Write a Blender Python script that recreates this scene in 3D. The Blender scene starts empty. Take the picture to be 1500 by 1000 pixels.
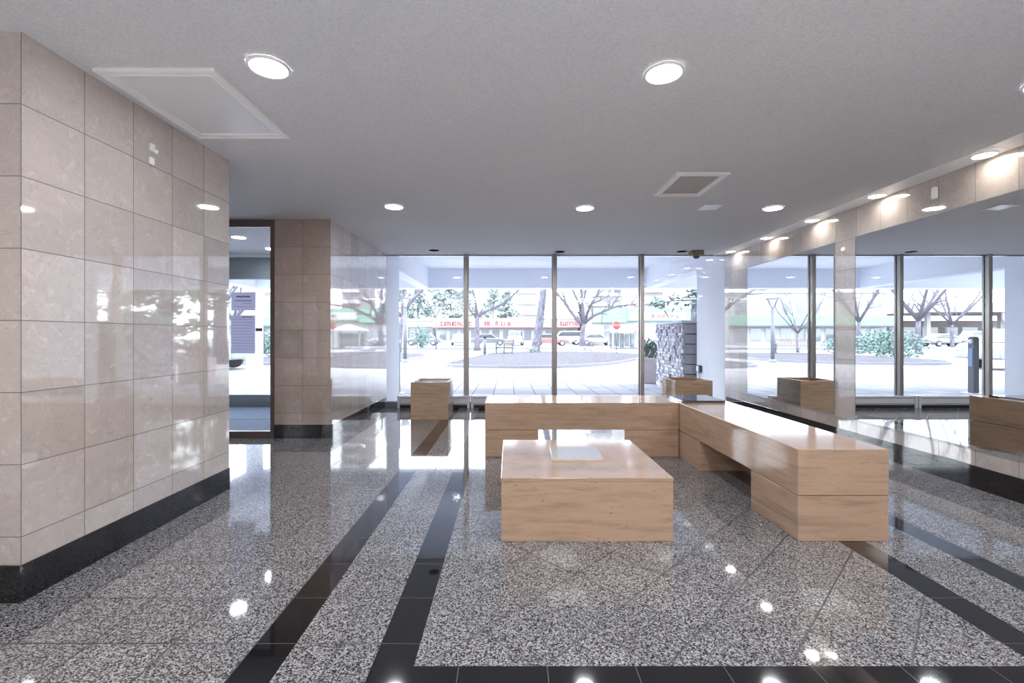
import bpy, bmesh, math, random
from mathutils import Vector, Matrix

S = bpy.context.scene
COL = S.collection
PI = math.pi

# ------------------------------------------------------------------ camera, world, exposure
EYE = 1.167                       # lens height above the lobby floor
F = 675.0                         # focal length in pixels of a 1500 wide frame
cam_d = bpy.data.cameras.new('camera')
cam_d.sensor_width = 36.0
cam_d.lens = F / 1500 * 36
cam_d.shift_x = 4 / 1500
cam_d.shift_y = -8 / 1500
cam_d.clip_start = 0.02
cam_d.clip_end = 600
cam = bpy.data.objects.new('camera', cam_d)
COL.objects.link(cam)
cam.location = (0, 0, EYE)
cam.rotation_euler = (PI / 2, 0, 0)
S.camera = cam

world = bpy.data.worlds.new('overcast_sky')
S.world = world
world.use_nodes = True
wn = world.node_tree
bg = wn.nodes['Background']
bg.inputs['Color'].default_value = (0.87, 0.92, 1.0, 1)
bg.inputs['Strength'].default_value = 7.0

LAMP = 125.0
FILL = 19.0                     # radiance of the fill panels added behind the camera
#                      # radiance of the downlight lenses
WASH = 34.0                       # radiance of the wall washer lenses
WARM = (0.955, 0.985, 1.02)

S.view_settings.view_transform = 'Standard'
S.view_settings.look = 'None'
S.view_settings.exposure = 0.6
S.view_settings.gamma = 1.0
S.view_settings.use_curve_mapping = False
cy = S.cycles
cy.max_bounces = 10
cy.diffuse_bounces = 6
cy.glossy_bounces = 6
cy.transmission_bounces = 6
cy.transparent_max_bounces = 24
cy.caustics_reflective = False
cy.caustics_refractive = False
cy.sample_clamp_indirect = 60.0

# ------------------------------------------------------------------ helpers
def wx(px, Y):
    return (px - 746) * Y / F

class MB:
    """collects shapes and links them as one mesh object"""
    def __init__(self):
        self.bm = bmesh.new()
        self.mi = 0
    def _f(self, vs):
        try:
            f = self.bm.faces.new(vs)
            f.material_index = self.mi
            return f
        except ValueError:
            return None
    def box(self, x0, x1, y0, y1, z0, z1):
        v = [self.bm.verts.new((x, y, z)) for z in (z0, z1) for y in (y0, y1) for x in (x0, x1)]
        for q in ((0, 2, 3, 1), (4, 5, 7, 6), (0, 1, 5, 4), (2, 6, 7, 3), (0, 4, 6, 2), (1, 3, 7, 5)):
            self._f([v[i] for i in q])
        return self
    def obox(self, c, sx, sy, sz, rz=0.0, rx=0.0):
        m = Matrix.Translation(c) @ Matrix.Rotation(rz, 4, 'Z') @ Matrix.Rotation(rx, 4, 'X')
        v = [self.bm.verts.new(m @ Vector((x * sx / 2, y * sy / 2, z * sz / 2))) for z in (-1, 1) for y in (-1, 1) for x in (-1, 1)]
        for q in ((0, 2, 3, 1), (4, 5, 7, 6), (0, 1, 5, 4), (2, 6, 7, 3), (0, 4, 6, 2), (1, 3, 7, 5)):
            self._f([v[i] for i in q])
        return self
    def tube(self, pts, rad, seg=8, cap=True):
        pts = [Vector(p) for p in pts]
        n = len(pts)
        if not hasattr(rad, '__len__'):
            rad = [rad] * n
        rings = []
        prev = None
        for i, p in enumerate(pts):
            d = (pts[min(i + 1, n - 1)] - pts[max(i - 1, 0)])
            if d.length < 1e-9:
                d = Vector((0, 0, 1))
            d.normalize()
            if prev is None:
                a = Vector((1, 0, 0)) if abs(d.x) < 0.8 else Vector((0, 1, 0))
            else:
                a = prev
            u = (a - d * a.dot(d))
            if u.length < 1e-6:
                u = d.orthogonal()
            u.normalize()
            prev = u
            w = d.cross(u)
            rings.append([self.bm.verts.new(p + (u * math.cos(t) + w * math.sin(t)) * rad[i])
                          for t in (2 * PI * k / seg for k in range(seg))])
        for a, b in zip(rings, rings[1:]):
            for k in range(seg):
                f = self._f([a[k], a[(k + 1) % seg], b[(k + 1) % seg], b[k]])
                if f: f.smooth = True
        if cap:
            self._f(rings[0][::-1])
            self._f(rings[-1])
        return self
    def lathe(self, prof, c=(0, 0, 0), seg=32, axis='Z', smooth=True):
        c = Vector(c)
        rings = []
        for r, h in prof:
            ring = []
            if r < 1e-6:
                p = Vector((0, 0, h))
                ring = [p]
            else:
                for k in range(seg):
                    t = 2 * PI * k / seg
                    ring.append(Vector((r * math.cos(t), r * math.sin(t), h)))
            if axis == 'Y':
                ring = [Vector((q.x, q.z, q.y)) for q in ring]
            elif axis == 'X':
                ring = [Vector((q.z, q.x, q.y)) for q in ring]
            rings.append([self.bm.verts.new(c + q) for q in ring])
        for a, b in zip(rings, rings[1:]):
            for k in range(seg):
                if len(a) == 1 and len(b) == 1:
                    continue
                if len(a) == 1:
                    f = self._f([a[0], b[(k + 1) % seg], b[k]])
                elif len(b) == 1:
                    f = self._f([a[k], a[(k + 1) % seg], b[0]])
                else:
                    f = self._f([a[k], a[(k + 1) % seg], b[(k + 1) % seg], b[k]])
                if f and smooth: f.smooth = True
        return self
    def prism(self, poly, lo, hi, axis='Z'):
        """poly: 2D outline; extruded along axis. Z:(x,y) Y:(x,z) X:(y,z)"""
        def P(a, b, h):
            return (a, b, h) if axis == 'Z' else ((a, h, b) if axis == 'Y' else (h, a, b))
        A = [self.bm.verts.new(P(a, b, lo)) for a, b in poly]
        B = [self.bm.verts.new(P(a, b, hi)) for a, b in poly]
        n = len(poly)
        self._f(A[::-1]); self._f(B)
        for k in range(n):
            self._f([A[k], A[(k + 1) % n], B[(k + 1) % n], B[k]])
        return self
    def quad(self, a, b, c, d):
        self._f([self.bm.verts.new(p) for p in (a, b, c, d)])
        return self
    def tri(self, a, b, c):
        self._f([self.bm.verts.new(p) for p in (a, b, c)])
        return self
    def build(self, name, mats, parent=None, bevel=0.0, seg=2, recalc=True):
        if recalc:
            bmesh.ops.recalc_face_normals(self.bm, faces=self.bm.faces[:])
        me = bpy.data.meshes.new(name)
        if parent is not None:
            p = parent
            off = Vector((0, 0, 0))
            while p is not None:
                off += Vector(p.location)
                p = p.parent
            bmesh.ops.translate(self.bm, verts=self.bm.verts[:], vec=-off)
        self.bm.to_mesh(me)
        self.bm.free()
        for m in (mats if isinstance(mats, (list, tuple)) else [mats]):
            me.materials.append(m)
        o = bpy.data.objects.new(name, me)
        COL.objects.link(o)
        if parent is not None:
            o.parent = parent
        if bevel:
            b = o.modifiers.new('bevel', 'BEVEL')
            b.width = bevel; b.segments = seg; b.limit_method = 'ANGLE'; b.angle_limit = math.radians(40)
        return o

def thing(name, label, cat, loc=(0, 0, 0), group=None):
    o = bpy.data.objects.new(name, None)
    o.empty_display_size = 0.1
    COL.objects.link(o)
    o.location = loc
    return tag(o, label, cat, group)

def tag(o, label, cat, group=None):
    o['label'] = label
    o['category'] = cat
    if group:
        o['group'] = group
    return o

def struct(o):
    o['kind'] = 'structure'
    return o

def copy_tree(o, parent=None):
    c = o.copy()
    COL.objects.link(c)
    if parent is not None:
        c.parent = parent
    for ch in list(o.children):
        copy_tree(ch, c)
    return c

# ------------------------------------------------------------------ material helpers
class NT:
    def __init__(self, name):
        self.m = bpy.data.materials.new(name)
        self.m.use_nodes = True
        self.t = self.m.node_tree
        self.t.nodes.clear()
        self.out = self.t.nodes.new('ShaderNodeOutputMaterial')
    def n(self, typ, **kw):
        x = self.t.nodes.new(typ)
        for k, v in kw.items():
            setattr(x, k, v)
        return x
    def l(self, a, b):
        self.t.links.new(a, b)
    def val(self, inp, v):
        if isinstance(v, bpy.types.NodeSocket):
            self.l(v, inp)
        else:
            inp.default_value = v
    def math(self, op, a, b=0.0, c=None):
        x = self.n('ShaderNodeMath', operation=op)
        self.val(x.inputs[0], a); self.val(x.inputs[1], b)
        if c is not None: self.val(x.inputs[2], c)
        return x.outputs[0]
    def mix(self, fac, a, b, blend='MIX'):
        x = self.n('ShaderNodeMix', data_type='RGBA', blend_type=blend)
        self.val(x.inputs[0], fac)
        for s, v in ((x.inputs[6], a), (x.inputs[7], b)):
            if isinstance(v, (tuple, list)) and len(v) == 3: v = (*v, 1)
            self.val(s, v)
        return x.outputs[2]
    def coord(self):
        return self.n('ShaderNodeTexCoord').outputs['Object']
    def xyz(self, v):
        s = self.n('ShaderNodeSeparateXYZ'); self.l(v, s.inputs[0])
        return s.outputs
    def comb(self, x, y, z):
        c = self.n('ShaderNodeCombineXYZ')
        for i, v in enumerate((x, y, z)): self.val(c.inputs[i], v)
        return c.outputs[0]
    def scale(self, v, s):
        x = self.n('ShaderNodeVectorMath', operation='MULTIPLY')
        self.l(v, x.inputs[0]); x.inputs[1].default_value = s
        return x.outputs[0]
    def noise(self, v, scale, detail=4, rough=0.55, dist=0.0):
        x = self.n('ShaderNodeTexNoise')
        self.l(v, x.inputs['Vector'])
        x.inputs['Scale'].default_value = scale
        x.inputs['Detail'].default_value = detail
        x.inputs['Roughness'].default_value = rough
        x.inputs['Distortion'].default_value = dist
        return x.outputs['Fac']
    def ramp(self, f, stops, interp='LINEAR'):
        x = self.n('ShaderNodeValToRGB')
        x.color_ramp.interpolation = interp
        e = x.color_ramp.elements
        while len(e) < len(stops): e.new(0.5)
        for k, (p, c) in enumerate(stops):
            e[k].position = p
            e[k].color = (*c, 1) if len(c) == 3 else c
        self.l(f, x.inputs[0])
        return x.outputs[0]
    def joint(self, c, origin, pitch, w):
        """1 on a joint of width w, lines every pitch from origin"""
        a = self.math('MODULO', self.math('ADD', self.math('DIVIDE', self.math('SUBTRACT', c, origin), pitch), 1000.5), 1.0)
        d = self.math('ABSOLUTE', self.math('SUBTRACT', a, 0.5))
        return self.math('LESS_THAN', d, w / pitch / 2)
    def cell(self, c, origin, pitch):
        return self.math('FLOOR', self.math('DIVIDE', self.math('SUBTRACT', c, origin), pitch))
    def white(self, v):
        x = self.n('ShaderNodeTexWhiteNoise', noise_dimensions='3D')
        self.l(v, x.inputs['Vector'])
        return x.outputs['Value']
    def bsdf(self, color, rough=0.5, metal=0.0, spec=0.5, coat=0.0, bump=None, bstr=0.2, bdist=0.01, **kw):
        b = self.n('ShaderNodeBsdfPrincipled')
        if isinstance(color, (tuple, list)):
            color = (*color[:3], 1)
        self.val(b.inputs['Base Color'], color)
        self.val(b.inputs['Roughness'], rough)
        b.inputs['Metallic'].default_value = metal
        b.inputs['Specular IOR Level'].default_value = spec
        b.inputs['Coat Weight'].default_value = coat
        b.inputs['Coat Roughness'].default_value = 0.02
        b.inputs['Coat IOR'].default_value = 1.75
        if bump is not None:
            bp = self.n('ShaderNodeBump')
            bp.inputs['Strength'].default_value = bstr
            bp.inputs['Distance'].default_value = bdist
            self.l(bump, bp.inputs['Height'])
            self.l(bp.outputs[0], b.inputs['Normal'])
        self.l(b.outputs[0], self.out.inputs[0])
        return self.m

def lin(r, g, b):
    f = lambda c: (c / 255 / 12.92) if c <= 10 else ((c / 255 + 0.055) / 1.055) ** 2.4
    return (f(r), f(g), f(b))

def plain(name, col, rough=0.5, metal=0.0, spec=0.5, coat=0.0, var=0.06, nscale=6.0, bump=0.0):
    t = NT(name)
    v = t.coord()
    f = t.noise(v, nscale, 5)
    c = t.mix(f, tuple(x * (1 - var) for x in col), tuple(min(1, x * (1 + var)) for x in col))
    if bump:
        return t.bsdf(c, rough, metal, spec, coat, bump=t.noise(v, nscale * 8, 3), bstr=bump, bdist=0.01)
    return t.bsdf(c, rough, metal, spec, coat)

def emit(name, col, s):
    t = NT(name)
    e = t.n('ShaderNodeEmission')
    v = t.coord()
    # faint prismatic lens pattern
    e.inputs['Color'].default_value = (*col, 1)
    e.inputs['Strength'].default_value = s
    t.l(e.outputs[0], t.out.inputs[0])
    return t.m

def glass(name, tint=(0.97, 0.985, 0.985), base=0.035):
    t = NT(name)
    lw = t.n('ShaderNodeLayerWeight'); lw.inputs['Blend'].default_value = 0.5
    f = t.math('ADD', t.math('MULTIPLY', t.math('POWER', lw.outputs['Facing'], 4.0), 0.75), base)
    tr = t.n('ShaderNodeBsdfTransparent'); tr.inputs['Color'].default_value = (*tint, 1)
    gl = t.n('ShaderNodeBsdfGlossy'); gl.inputs['Roughness'].default_value = 0.0
    mx = t.n('ShaderNodeMixShader')
    t.l(f, mx.inputs[0]); t.l(tr.outputs[0], mx.inputs[1]); t.l(gl.outputs[0], mx.inputs[2])
    t.l(mx.outputs[0], t.out.inputs[0])
    return t.m

JZ0, JZ = 0.286, 0.3165
def marble(name, ax, u0, up, base, jw=0.0045, spec=1.0, coat=1.0):
    """polished cream marble tiles; ax is the horizontal axis of the face (0 x, 1 y)"""
    t = NT(name)
    v = t.coord()
    s = t.xyz(v)
    u, z = s[ax], s[2]
    cu, cz = t.cell(u, u0, up), t.cell(z, JZ0, JZ)
    r1 = t.white(t.comb(cu, cz, 3.7))
    r2 = t.white(t.comb(cu, cz, 9.1))
    # every tile shows its own piece of stone
    vv = t.n('ShaderNodeVectorMath', operation='ADD')
    t.l(v, vv.inputs[0])
    t.l(t.comb(t.math('MULTIPLY', r1, 13.0), t.math('MULTIPLY', r2, 17.0), t.math('MULTIPLY', r1, 7.0)), vv.inputs[1])
    v2 = vv.outputs[0]
    cloud = t.noise(v2, 3.0, 6, 0.6, 0.6)
    fleck = t.noise(v2, 11.0, 9, 0.72, 1.6)
    lightm = t.ramp(fleck, [(0.52, (0, 0, 0)), (0.68, (1, 1, 1))])
    vein = t.noise(v2, 5.0, 5, 0.6, 2.2)
    vm = t.math('LESS_THAN', t.math('ABSOLUTE', t.math('SUBTRACT', vein, 0.5)), 0.006)
    c = t.mix(cloud, tuple(x * 0.84 for x in base), tuple(min(1, x * 1.10) for x in base))
    c = t.mix(t.math('MULTIPLY', lightm, 0.45), c, tuple(min(1, x * 1.38 + 0.03) for x in base))
    c = t.mix(t.math('MULTIPLY', vm, 0.35), c, tuple(x * 0.55 for x in base))
    tone = t.math('ADD', t.math('MULTIPLY', r1, 0.22), 0.88)
    c = t.mix(1.0, c, t.comb(tone, tone, tone), 'MULTIPLY')
    j = t.math('MAXIMUM', t.joint(u, u0, up, jw), t.joint(z, JZ0, JZ, jw))
    c = t.mix(j, c, tuple(x * 0.28 for x in base))
    rough = t.math('ADD', t.math('MULTIPLY', j, 0.5), 0.035)
    return t.bsdf(c, rough, spec=spec, coat=coat)

def travertine(name, base, ax=0):
    """honed travertine with level bands and pits"""
    t = NT(name)
    v = t.coord()
    band = t.noise(t.scale(v, (1.6, 1.6, 16.0)), 1.5, 6, 0.6, 0.5)
    fine = t.ramp(t.noise(t.scale(v, (5, 5, 60.0)), 1.5, 7, 0.7, 0.5), [(.35, (0, 0, 0)), (.65, (1, 1, 1))])
    pit = t.noise(t.scale(v, (26, 26, 75)), 1.0, 4, 0.7, 0.6)
    patch = t.noise(v, 2.0, 4, 0.6, 0.3)
    c = t.ramp(band, [(0.30, tuple(x * 0.68 for x in base)), (0.46, base), (0.58, tuple(min(1, x * 1.16) for x in base)),
                      (0.75, (base[0] * 1.02, base[1] * 0.88, base[2] * 0.78))])
    c = t.mix(t.math('MULTIPLY', fine, 0.45), c, tuple(min(1, x * 1.22) for x in base))
    pm = t.ramp(pit, [(0.33, (1, 1, 1)), (0.37, (0, 0, 0))])
    pm2 = t.math('MULTIPLY', pm, t.ramp(patch, [(0.40, (0, 0, 0)), (0.55, (1, 1, 1))]))
    c = t.mix(t.math('MULTIPLY', pm2, 0.7), c, tuple(x * 0.38 for x in base))
    return t.bsdf(c, 0.085, spec=0.4, coat=0.0)

def granite(name, mode):
    """salt and pepper granite tiles; mode 'square' or 'diagonal'"""
    t = NT(name)
    v = t.coord()
    s = t.xyz(v)
    vo = t.n('ShaderNodeTexVoronoi'); vo.inputs['Scale'].default_value = 210.0
    t.l(v, vo.inputs['Vector'])
    cr = t.xyz(vo.outputs['Color'])[0]
    big = t.noise(v, 60.0, 3, 0.6)
    f = t.math('ADD', t.math('MULTIPLY', cr, 0.62), t.math('MULTIPLY', big, 0.42))
    c = t.ramp(f, [(0.22, lin(26, 24, 27)), (0.38, lin(72, 69, 72)), (0.50, lin(124, 121, 122)), (0.66, lin(160, 158, 159)), (0.85, lin(190, 189, 190))])
    if mode == 'square':
        a = t.joint(s[0], -0.960, 0.3145, 0.007)
        b = t.joint(s[1], 1.75, 0.305, 0.007)
        ca, cb = t.cell(s[0], -0.960, 0.3145), t.cell(s[1], 1.75, 0.305)
    else:
        p = t.math('SUBTRACT', s[0], s[1]); q = t.math('ADD', s[0], s[1])
        a = t.joint(p, -0.639, 0.432, 0.009)
        b = t.joint(q, 2.150, 0.432, 0.009)
        ca, cb = t.cell(p, -0.639, 0.432), t.cell(q, 2.150, 0.432)
    tone = t.math('ADD', t.math('MULTIPLY', t.white(t.comb(ca, cb, 1.3)), 0.14), 0.93)
    c = t.mix(1.0, c, t.comb(tone, tone, tone), 'MULTIPLY')
    j = t.math('MAXIMUM', a, b)
    c = t.mix(t.math('MULTIPLY', j, .85), c, lin(44, 42, 45))
    rough = t.math('ADD', t.math('MULTIPLY', j, 0.4), 0.045)
    return t.bsdf(c, rough, spec=0.7, coat=0.08)

def black_granite(name, pitch_x=None, pitch_y=None):
    t = NT(name)
    v = t.coord(); s = t.xyz(v)
    c = t.ramp(t.noise(v, 160, 3, 0.7), [(0.45, lin(22, 21, 24)), (0.66, lin(28, 27, 31)), (0.80, lin(44, 43, 48))])
    js = []
    if pitch_x: js.append(t.joint(s[0], pitch_x[0], pitch_x[1], 0.004))
    if pitch_y: js.append(t.joint(s[1], pitch_y[0], pitch_y[1], 0.0035))
    if js:
        j = js[0] if len(js) == 1 else t.math('MAXIMUM', js[0], js[1])
        c = t.mix(j, c, lin(92, 89, 90))
    return t.bsdf(c, 0.05, spec=0.7, coat=0.3)

def ceiling_mat():
    t = NT('stippled_ceiling')
    v = t.coord()
    n = t.noise(v, 95, 4, 0.7)
    c = t.mix(t.noise(v, 1.3, 3), lin(236, 239, 245), lin(243, 244, 247))
    sp = t.ramp(n, [(0.35, (0.86, 0.86, 0.86)), (0.62, (1, 1, 1))])
    c = t.mix(1.0, c, sp, 'MULTIPLY')
    return t.bsdf(c, 0.75, spec=0.25, bump=n, bstr=0.6, bdist=0.008)

CREAM = lin(212, 200, 193)
M = {}
M['marble_y'] = marble('cream_marble_tiles_side', 1, 2.020, 0.3020, CREAM)
M['marble_x'] = marble('cream_marble_tiles_front', 0, -2.140, 0.3100, CREAM)
M['marble_col'] = marble('cream_marble_tiles_column', 0, -2.040, 0.3200, lin(190, 170, 157))
M['marble_r'] = marble('cream_marble_tiles_mirror_wall', 1, 3.237, 0.3025, lin(196, 184, 176))
M['trav'] = travertine('travertine', lin(184, 155, 132))
M['trav2'] = travertine('travertine_planter', lin(182, 155, 130))
M['gran_sq'] = granite('granite_square', 'square')
M['gran_di'] = granite('granite_diagonal', 'diagonal')
M['black'] = black_granite('black_granite_strip', None, (1.75, 0.305))
M['blackx'] = black_granite('black_granite_cross_strip', (0.1336, 0.312), None)
M['base'] = black_granite('black_granite_baseboard')
M['ceil'] = ceiling_mat()
M['bounce_floor'] = plain('pale_bounce_floor', lin(232, 229, 226), .3)  # floor out of view, made pale to throw light up at the ceiling
M['white'] = plain('white_trim_paint', lin(250, 250, 252), 0.4, var=.02)
M['panel'] = plain('grey_white_panel', lin(240, 243, 248), 0.22, spec=.9, var=.02)
M['white_out'] = plain('white_render', lin(232, 235, 243), 0.8, var=0.025, nscale=2)
M['pane'] = glass('clear_glass')
M['alu'] = plain('bronze_aluminium', lin(176, 172, 168), 0.25, metal=0.7, var=0.1, nscale=3)
M['bronze'] = plain('brown_bronze_frame', lin(122, 108, 102), 0.35, metal=0.5)
M['mirror'] = plain('silver_mirror', (0.90, 0.92, 0.92), 0.0, metal=1.0, var=0.0)
M['dark'] = plain('dark_gap', lin(34, 34, 38), 0.5)
M['heater'] = plain('heater_metal', lin(226, 228, 234), 0.35)
M['slate'] = plain('dark_glossy_slab', lin(40, 44, 58), 0.06, spec=0.8, coat=0.6)
M['slab'] = marble('small_marble_slab', 0, 50.0, 90.0, lin(224, 214, 202))
M['lens'] = emit('lit_lens', WARM, LAMP)
M['fill_lens'] = emit('fill_panel_glow', WARM, FILL)
M['wash'] = emit('lit_wall_washer_lens', (1.0, 0.95, 0.86), WASH)
M['off'] = plain('unlit_black_baffle', lin(20, 20, 24), 1.0, spec=0.0)
M['olive'] = plain('olive_grey_plastic', lin(140, 140, 112), 0.5)
M['dome'] = plain('black_dome', lin(12, 12, 16), 0.05, spec=0.8, coat=1.0)
def paper_mat():
    t = NT('notice_paper')
    d = t.n('ShaderNodeBsdfDiffuse'); tr = t.n('ShaderNodeBsdfTranslucent'); mx = t.n('ShaderNodeMixShader')
    c = t.mix(t.noise(t.coord(), 30, 3), lin(226, 226, 246), lin(234, 234, 250))
    t.l(c, d.inputs['Color']); t.l(c, tr.inputs['Color'])
    mx.inputs[0].default_value = .7
    t.l(d.outputs[0], mx.inputs[1]); t.l(tr.outputs[0], mx.inputs[2]); t.l(mx.outputs[0], t.out.inputs[0])
    return t.m
M['paper'] = paper_mat()
M['ink'] = plain('printed_ink', lin(104, 102, 130), 0.7)
M['mat'] = plain('blue_grey_mat', lin(118, 132, 160), 0.9, var=0.35, nscale=40)
M['headgrey'] = plain('grey_metal_header', lin(132, 140, 146), 0.4, metal=0.2)

# ------------------------------------------------------------------ room shell
CZ = 2.50                         # ceiling height
XR, XC, XL = 3.58, -2.04, -2.14   # mirror wall, doorway column, near left wall
YW = 7.60                         # glazed front
YD = 5.26                         # doorway plane

f = MB()
def fq(x0, x1, y0, y1, mi):
    f.mi = mi
    f.quad((x0, y0, 0), (x1, y0, 0), (x1, y1, 0), (x0, y1, 0))
# materials: 0 square 1 diagonal 2 black strips 3 black cross strip
xs = [(-6.6, -0.960, 0), (-0.960, -0.809, 2), (-0.809, -0.487, 0), (-0.487, -0.338, 2), (-0.338, 1.873, 1), (1.873, 2.025, 2),
      (2.025, 2.350, 0), (2.350, 2.490, 2), (2.490, 3.75, 0)]
fq(-6.6, 3.75, -4.6, 0.7, 4)  # unseen strip behind the camera, added as a light bounce
for x0, x1, mi in xs:
    if mi == 1:
        fq(x0, x1, 1.63, YW + .1, 1)
        fq(x0, x1, 1.48, 1.63, 3)
        fq(x0, x1, 1.16, 1.48, 0)
        fq(x0, x1, 1.01, 1.16, 3)
        fq(x0, x1, 0.7, 1.01, 0)
    elif mi == 2:
        fq(x0, x1, 0.7, YW + .1, 2)
    else:
        fq(x0, x1, 0.7, YW + .1, mi)
f.mi = 0
f.box(-6.6, 3.75, -4.6, YW + .1, -0.25, -0.002)
struct(f.build('floor', [M['gran_sq'], M['gran_di'], M['black'], M['blackx'], M['bounce_floor']], recalc=False))

c = MB().box(-6.6, 3.75, -4.6, YW + .02, CZ, CZ + 0.25)
struct(c.build('ceiling', M['ceil']))

w = MB(); w.box(-4.62, XL, 2.02, 3.52, 0, CZ)
def two_face(o):
    """front/back faces take slot 0, side faces slot 1"""
    for p in o.data.polygons:
        p.material_index = 1 if abs(p.normal.x) > 0.5 else 0
o = struct(w.build('wall_left', [M['marble_x'], M['marble_y']])); two_face(o)
b = MB(); b.box(-4.64, XL + .004, 2.012, 3.524, 0, 0.163)
struct(b.build('baseboard_left', M['base']))

w = MB(); w.box(-2.68, XC, YD, YW + .05, 0, CZ)
o = struct(w.build('column', [M['marble_col'], M['marble_y']])); two_face(o)
b = MB(); b.box(-2.685, XC + .005, YD - .006, YW + .045, 0, 0.156)
struct(b.build('baseboard_column', M['base']))

w = MB(); w.box(XR, XR + .25, -4.6, YW + .05, 0, CZ)
struct(w.build('wall_right', M['marble_r']))
b = MB(); b.box(XR - .012, XR, -4.6, YW - .02, 0, 0.172)
struct(b.build('baseboard_right', M['base']))
w = MB(); w.box(-6.8, XR + .25, -4.85, -4.6, 0, CZ)
struct(w.build('wall_back', M['marble_x']))
w = MB(); w.box(-6.85, -6.6, -4.6, YW + .05, 0, CZ)
struct(w.build('wall_far_left', M['marble_r']))
w = MB(); w.box(-6.6, -5.50, YD, YD + .12, 0, CZ); w.box(-5.62, -5.50, YD + .12, YW + .05, 0, CZ)
struct(w.build('wall_vestibule', M['white']))
w = MB(); w.box(-6.6, -5.50, YW, YW + .12, 0, CZ)
struct(w.build('wall_front', M['white_out']))

# ceiling strip of removable panels along the mirror wall
s_ = MB()
y = 3.25 - 0.61 * 12
while y < YW - 0.05:
    s_.box(3.36, XR - .002, y + .003, min(y + 0.607, YW - .03), CZ - .006, CZ - .0005)
    y += 0.61
struct(s_.build('trim_1', M['white'], bevel=.001))

# ------------------------------------------------------------------ glazed front
win = bpy.data.objects.new('window_1', None); COL.objects.link(win); win['kind'] = 'structure'
win.location = (0.75, YW, 0)
SILL = 0.09
MUL = (-0.709, 0.743, 2.173)
k = MB(); k.box(XC, XR, YW - .05, YW + .05, 0, SILL); k.build('sill', M['headgrey'], win, bevel=.004)
k = MB(); k.box(XC, XR, YW - .03, YW + .03, CZ - .018, CZ - .001); k.build('head_rail', M['alu'], win)
for x in MUL:
    k = MB()
    k.box(x - .030, x + .030, YW - .085, YW - .012, SILL, CZ - .001)
    k.box(x - .043, x + .043, YW - .012, YW + .022, SILL, CZ - .001)
    k.build('mullion', M['alu'], win, bevel=.004)
edges = [XC + .012] + list(MUL) + [XR - .012]
for a, b_ in zip(edges, edges[1:]):
    k = MB(); k.box(a + .02, b_ - .02, YW - .004, YW + .004, SILL, CZ - .01)
    k.build('pane', M['pane'], win)

# ------------------------------------------------------------------ vestibule: inner door glazing, outer door
door = bpy.data.objects.new('door_1', None); COL.objects.link(door); door['kind'] = 'structure'
door.location = (-3.5, YD + .05, 0)
k = MB()
k.box(-5.50, -2.68, YD + .01, YD + .09, 2.415, CZ - .001)
k.box(-2.735, -2.685, YD + .01, YD + .09, 0.0, 2.415)
k.box(-5.50, -5.45, YD + .01, YD + .09, 0.0, 2.415)
k.box(-5.45, -2.735, YD + .015, YD + .085, 0.0, 0.075)
k.box(-3.64, -3.59, YD + .01, YD + .09, 0.075, 2.415)
k.build('frame', M['bronze'], door, bevel=.003)
k = MB(); k.box(-3.59, -2.735, YD + .046, YD + .054, .075, 2.415); k.build('pane', M['pane'], door)
k = MB(); k.box(-5.45, -3.64, YD + .046, YD + .054, .075, 2.415); k.build('pane', M['pane'], door)

door = bpy.data.objects.new('door_2', None); COL.objects.link(door); door['kind'] = 'structure'
door.location = (-3.5, YW, 0)
k = MB()
k.box(-5.50, -2.68, YW - .05, YW + .05, 2.10, 2.455)
k.build('header', M['headgrey'], door, bevel=.003)
k = MB(); k.box(-5.50, -2.68, YW - .06, YW + .05, 2.455, CZ - .001); k.build('head_trim', M['white'], door)
k = MB()
k.box(-5.50, -5.45, YW - .05, YW + .05, 0, 2.10); k.box(-2.735, -2.68, YW - .05, YW + .05, 0, 2.10)
k.box(-5.45, -2.735, YW - .05, YW + .05, 0, .205)
k.build('frame', M['headgrey'], door, bevel=.003)
k = MB(); k.box(-5.45, -2.735, YW - .004, YW + .004, .205, 2.10); k.build('pane', M['pane'], door)

for i, (y0, y1) in enumerate(((5.42, 6.38), (6.40, 7.50))):
    k = MB(); k.box(-5.4, -2.78, y0, y1, 0.0005, 0.012)
    tag(k.build('floor_mat', M['mat'], bevel=.003), ('blue grey entrance mat just behind the inner glass door', 'blue grey entrance mat beside the outer door sill')[i], 'mat', 'vestibule mats')

# notices on the inner glass
def notice(label, x0, x1, z0, z1, rows, head):
    t = thing('notice_sheet', label, 'notice', ((x0 + x1) / 2, YD + .044, z0))
    k = MB(); k.box(x0, x1, YD + .0435, YD + .0455, z0, z1); k.build('sheet', M['paper'], t)
    k = MB()
    for (a, b_, zt, zb) in rows:
        k.box(x0 + a * (x1 - x0), x0 + b_ * (x1 - x0), YD + .0428, YD + .0434, z0 + zb * (z1 - z0), z0 + zt * (z1 - z0))
    k.build('print', M['ink'], t)
random.seed(4)
r1 = []
x = .2
for wd in (.05, .05, .06, .05, .05, .02, .05, .05, .04, .05, .05, .06):
    r1.append((x, x + wd - .008, .80, .71)); x += wd
x = .14
while x < .84:
    wd = random.uniform(.05, .12); r1.append((x, min(.86, x + wd - .015), .555, .505)); x += wd
r1 += [(.48, .80, .38, .362), (.1, .9, .21, .195)]
notice('landscape notice taped to the inner door glass, upper of two', -3.198, -2.92, 1.462, 1.672, r1, 1)
r2 = [(.46, .88, .965, .945)]
for q in range(11):
    zt = .9 - q * .078
    x = .06
    while x < .88:
        wd = random.uniform(.12, .4); r2.append((x, min(.93, x + wd - .02), zt, zt - .006)); x += wd
notice('tall typed notice taped to the inner door glass, lower one', -3.205, -2.925, 0.965, 1.405, r2, 0)
k = MB(); k.box(-2.918, -2.842, YD + .040, YD + .046, 1.222, 1.258)
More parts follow.
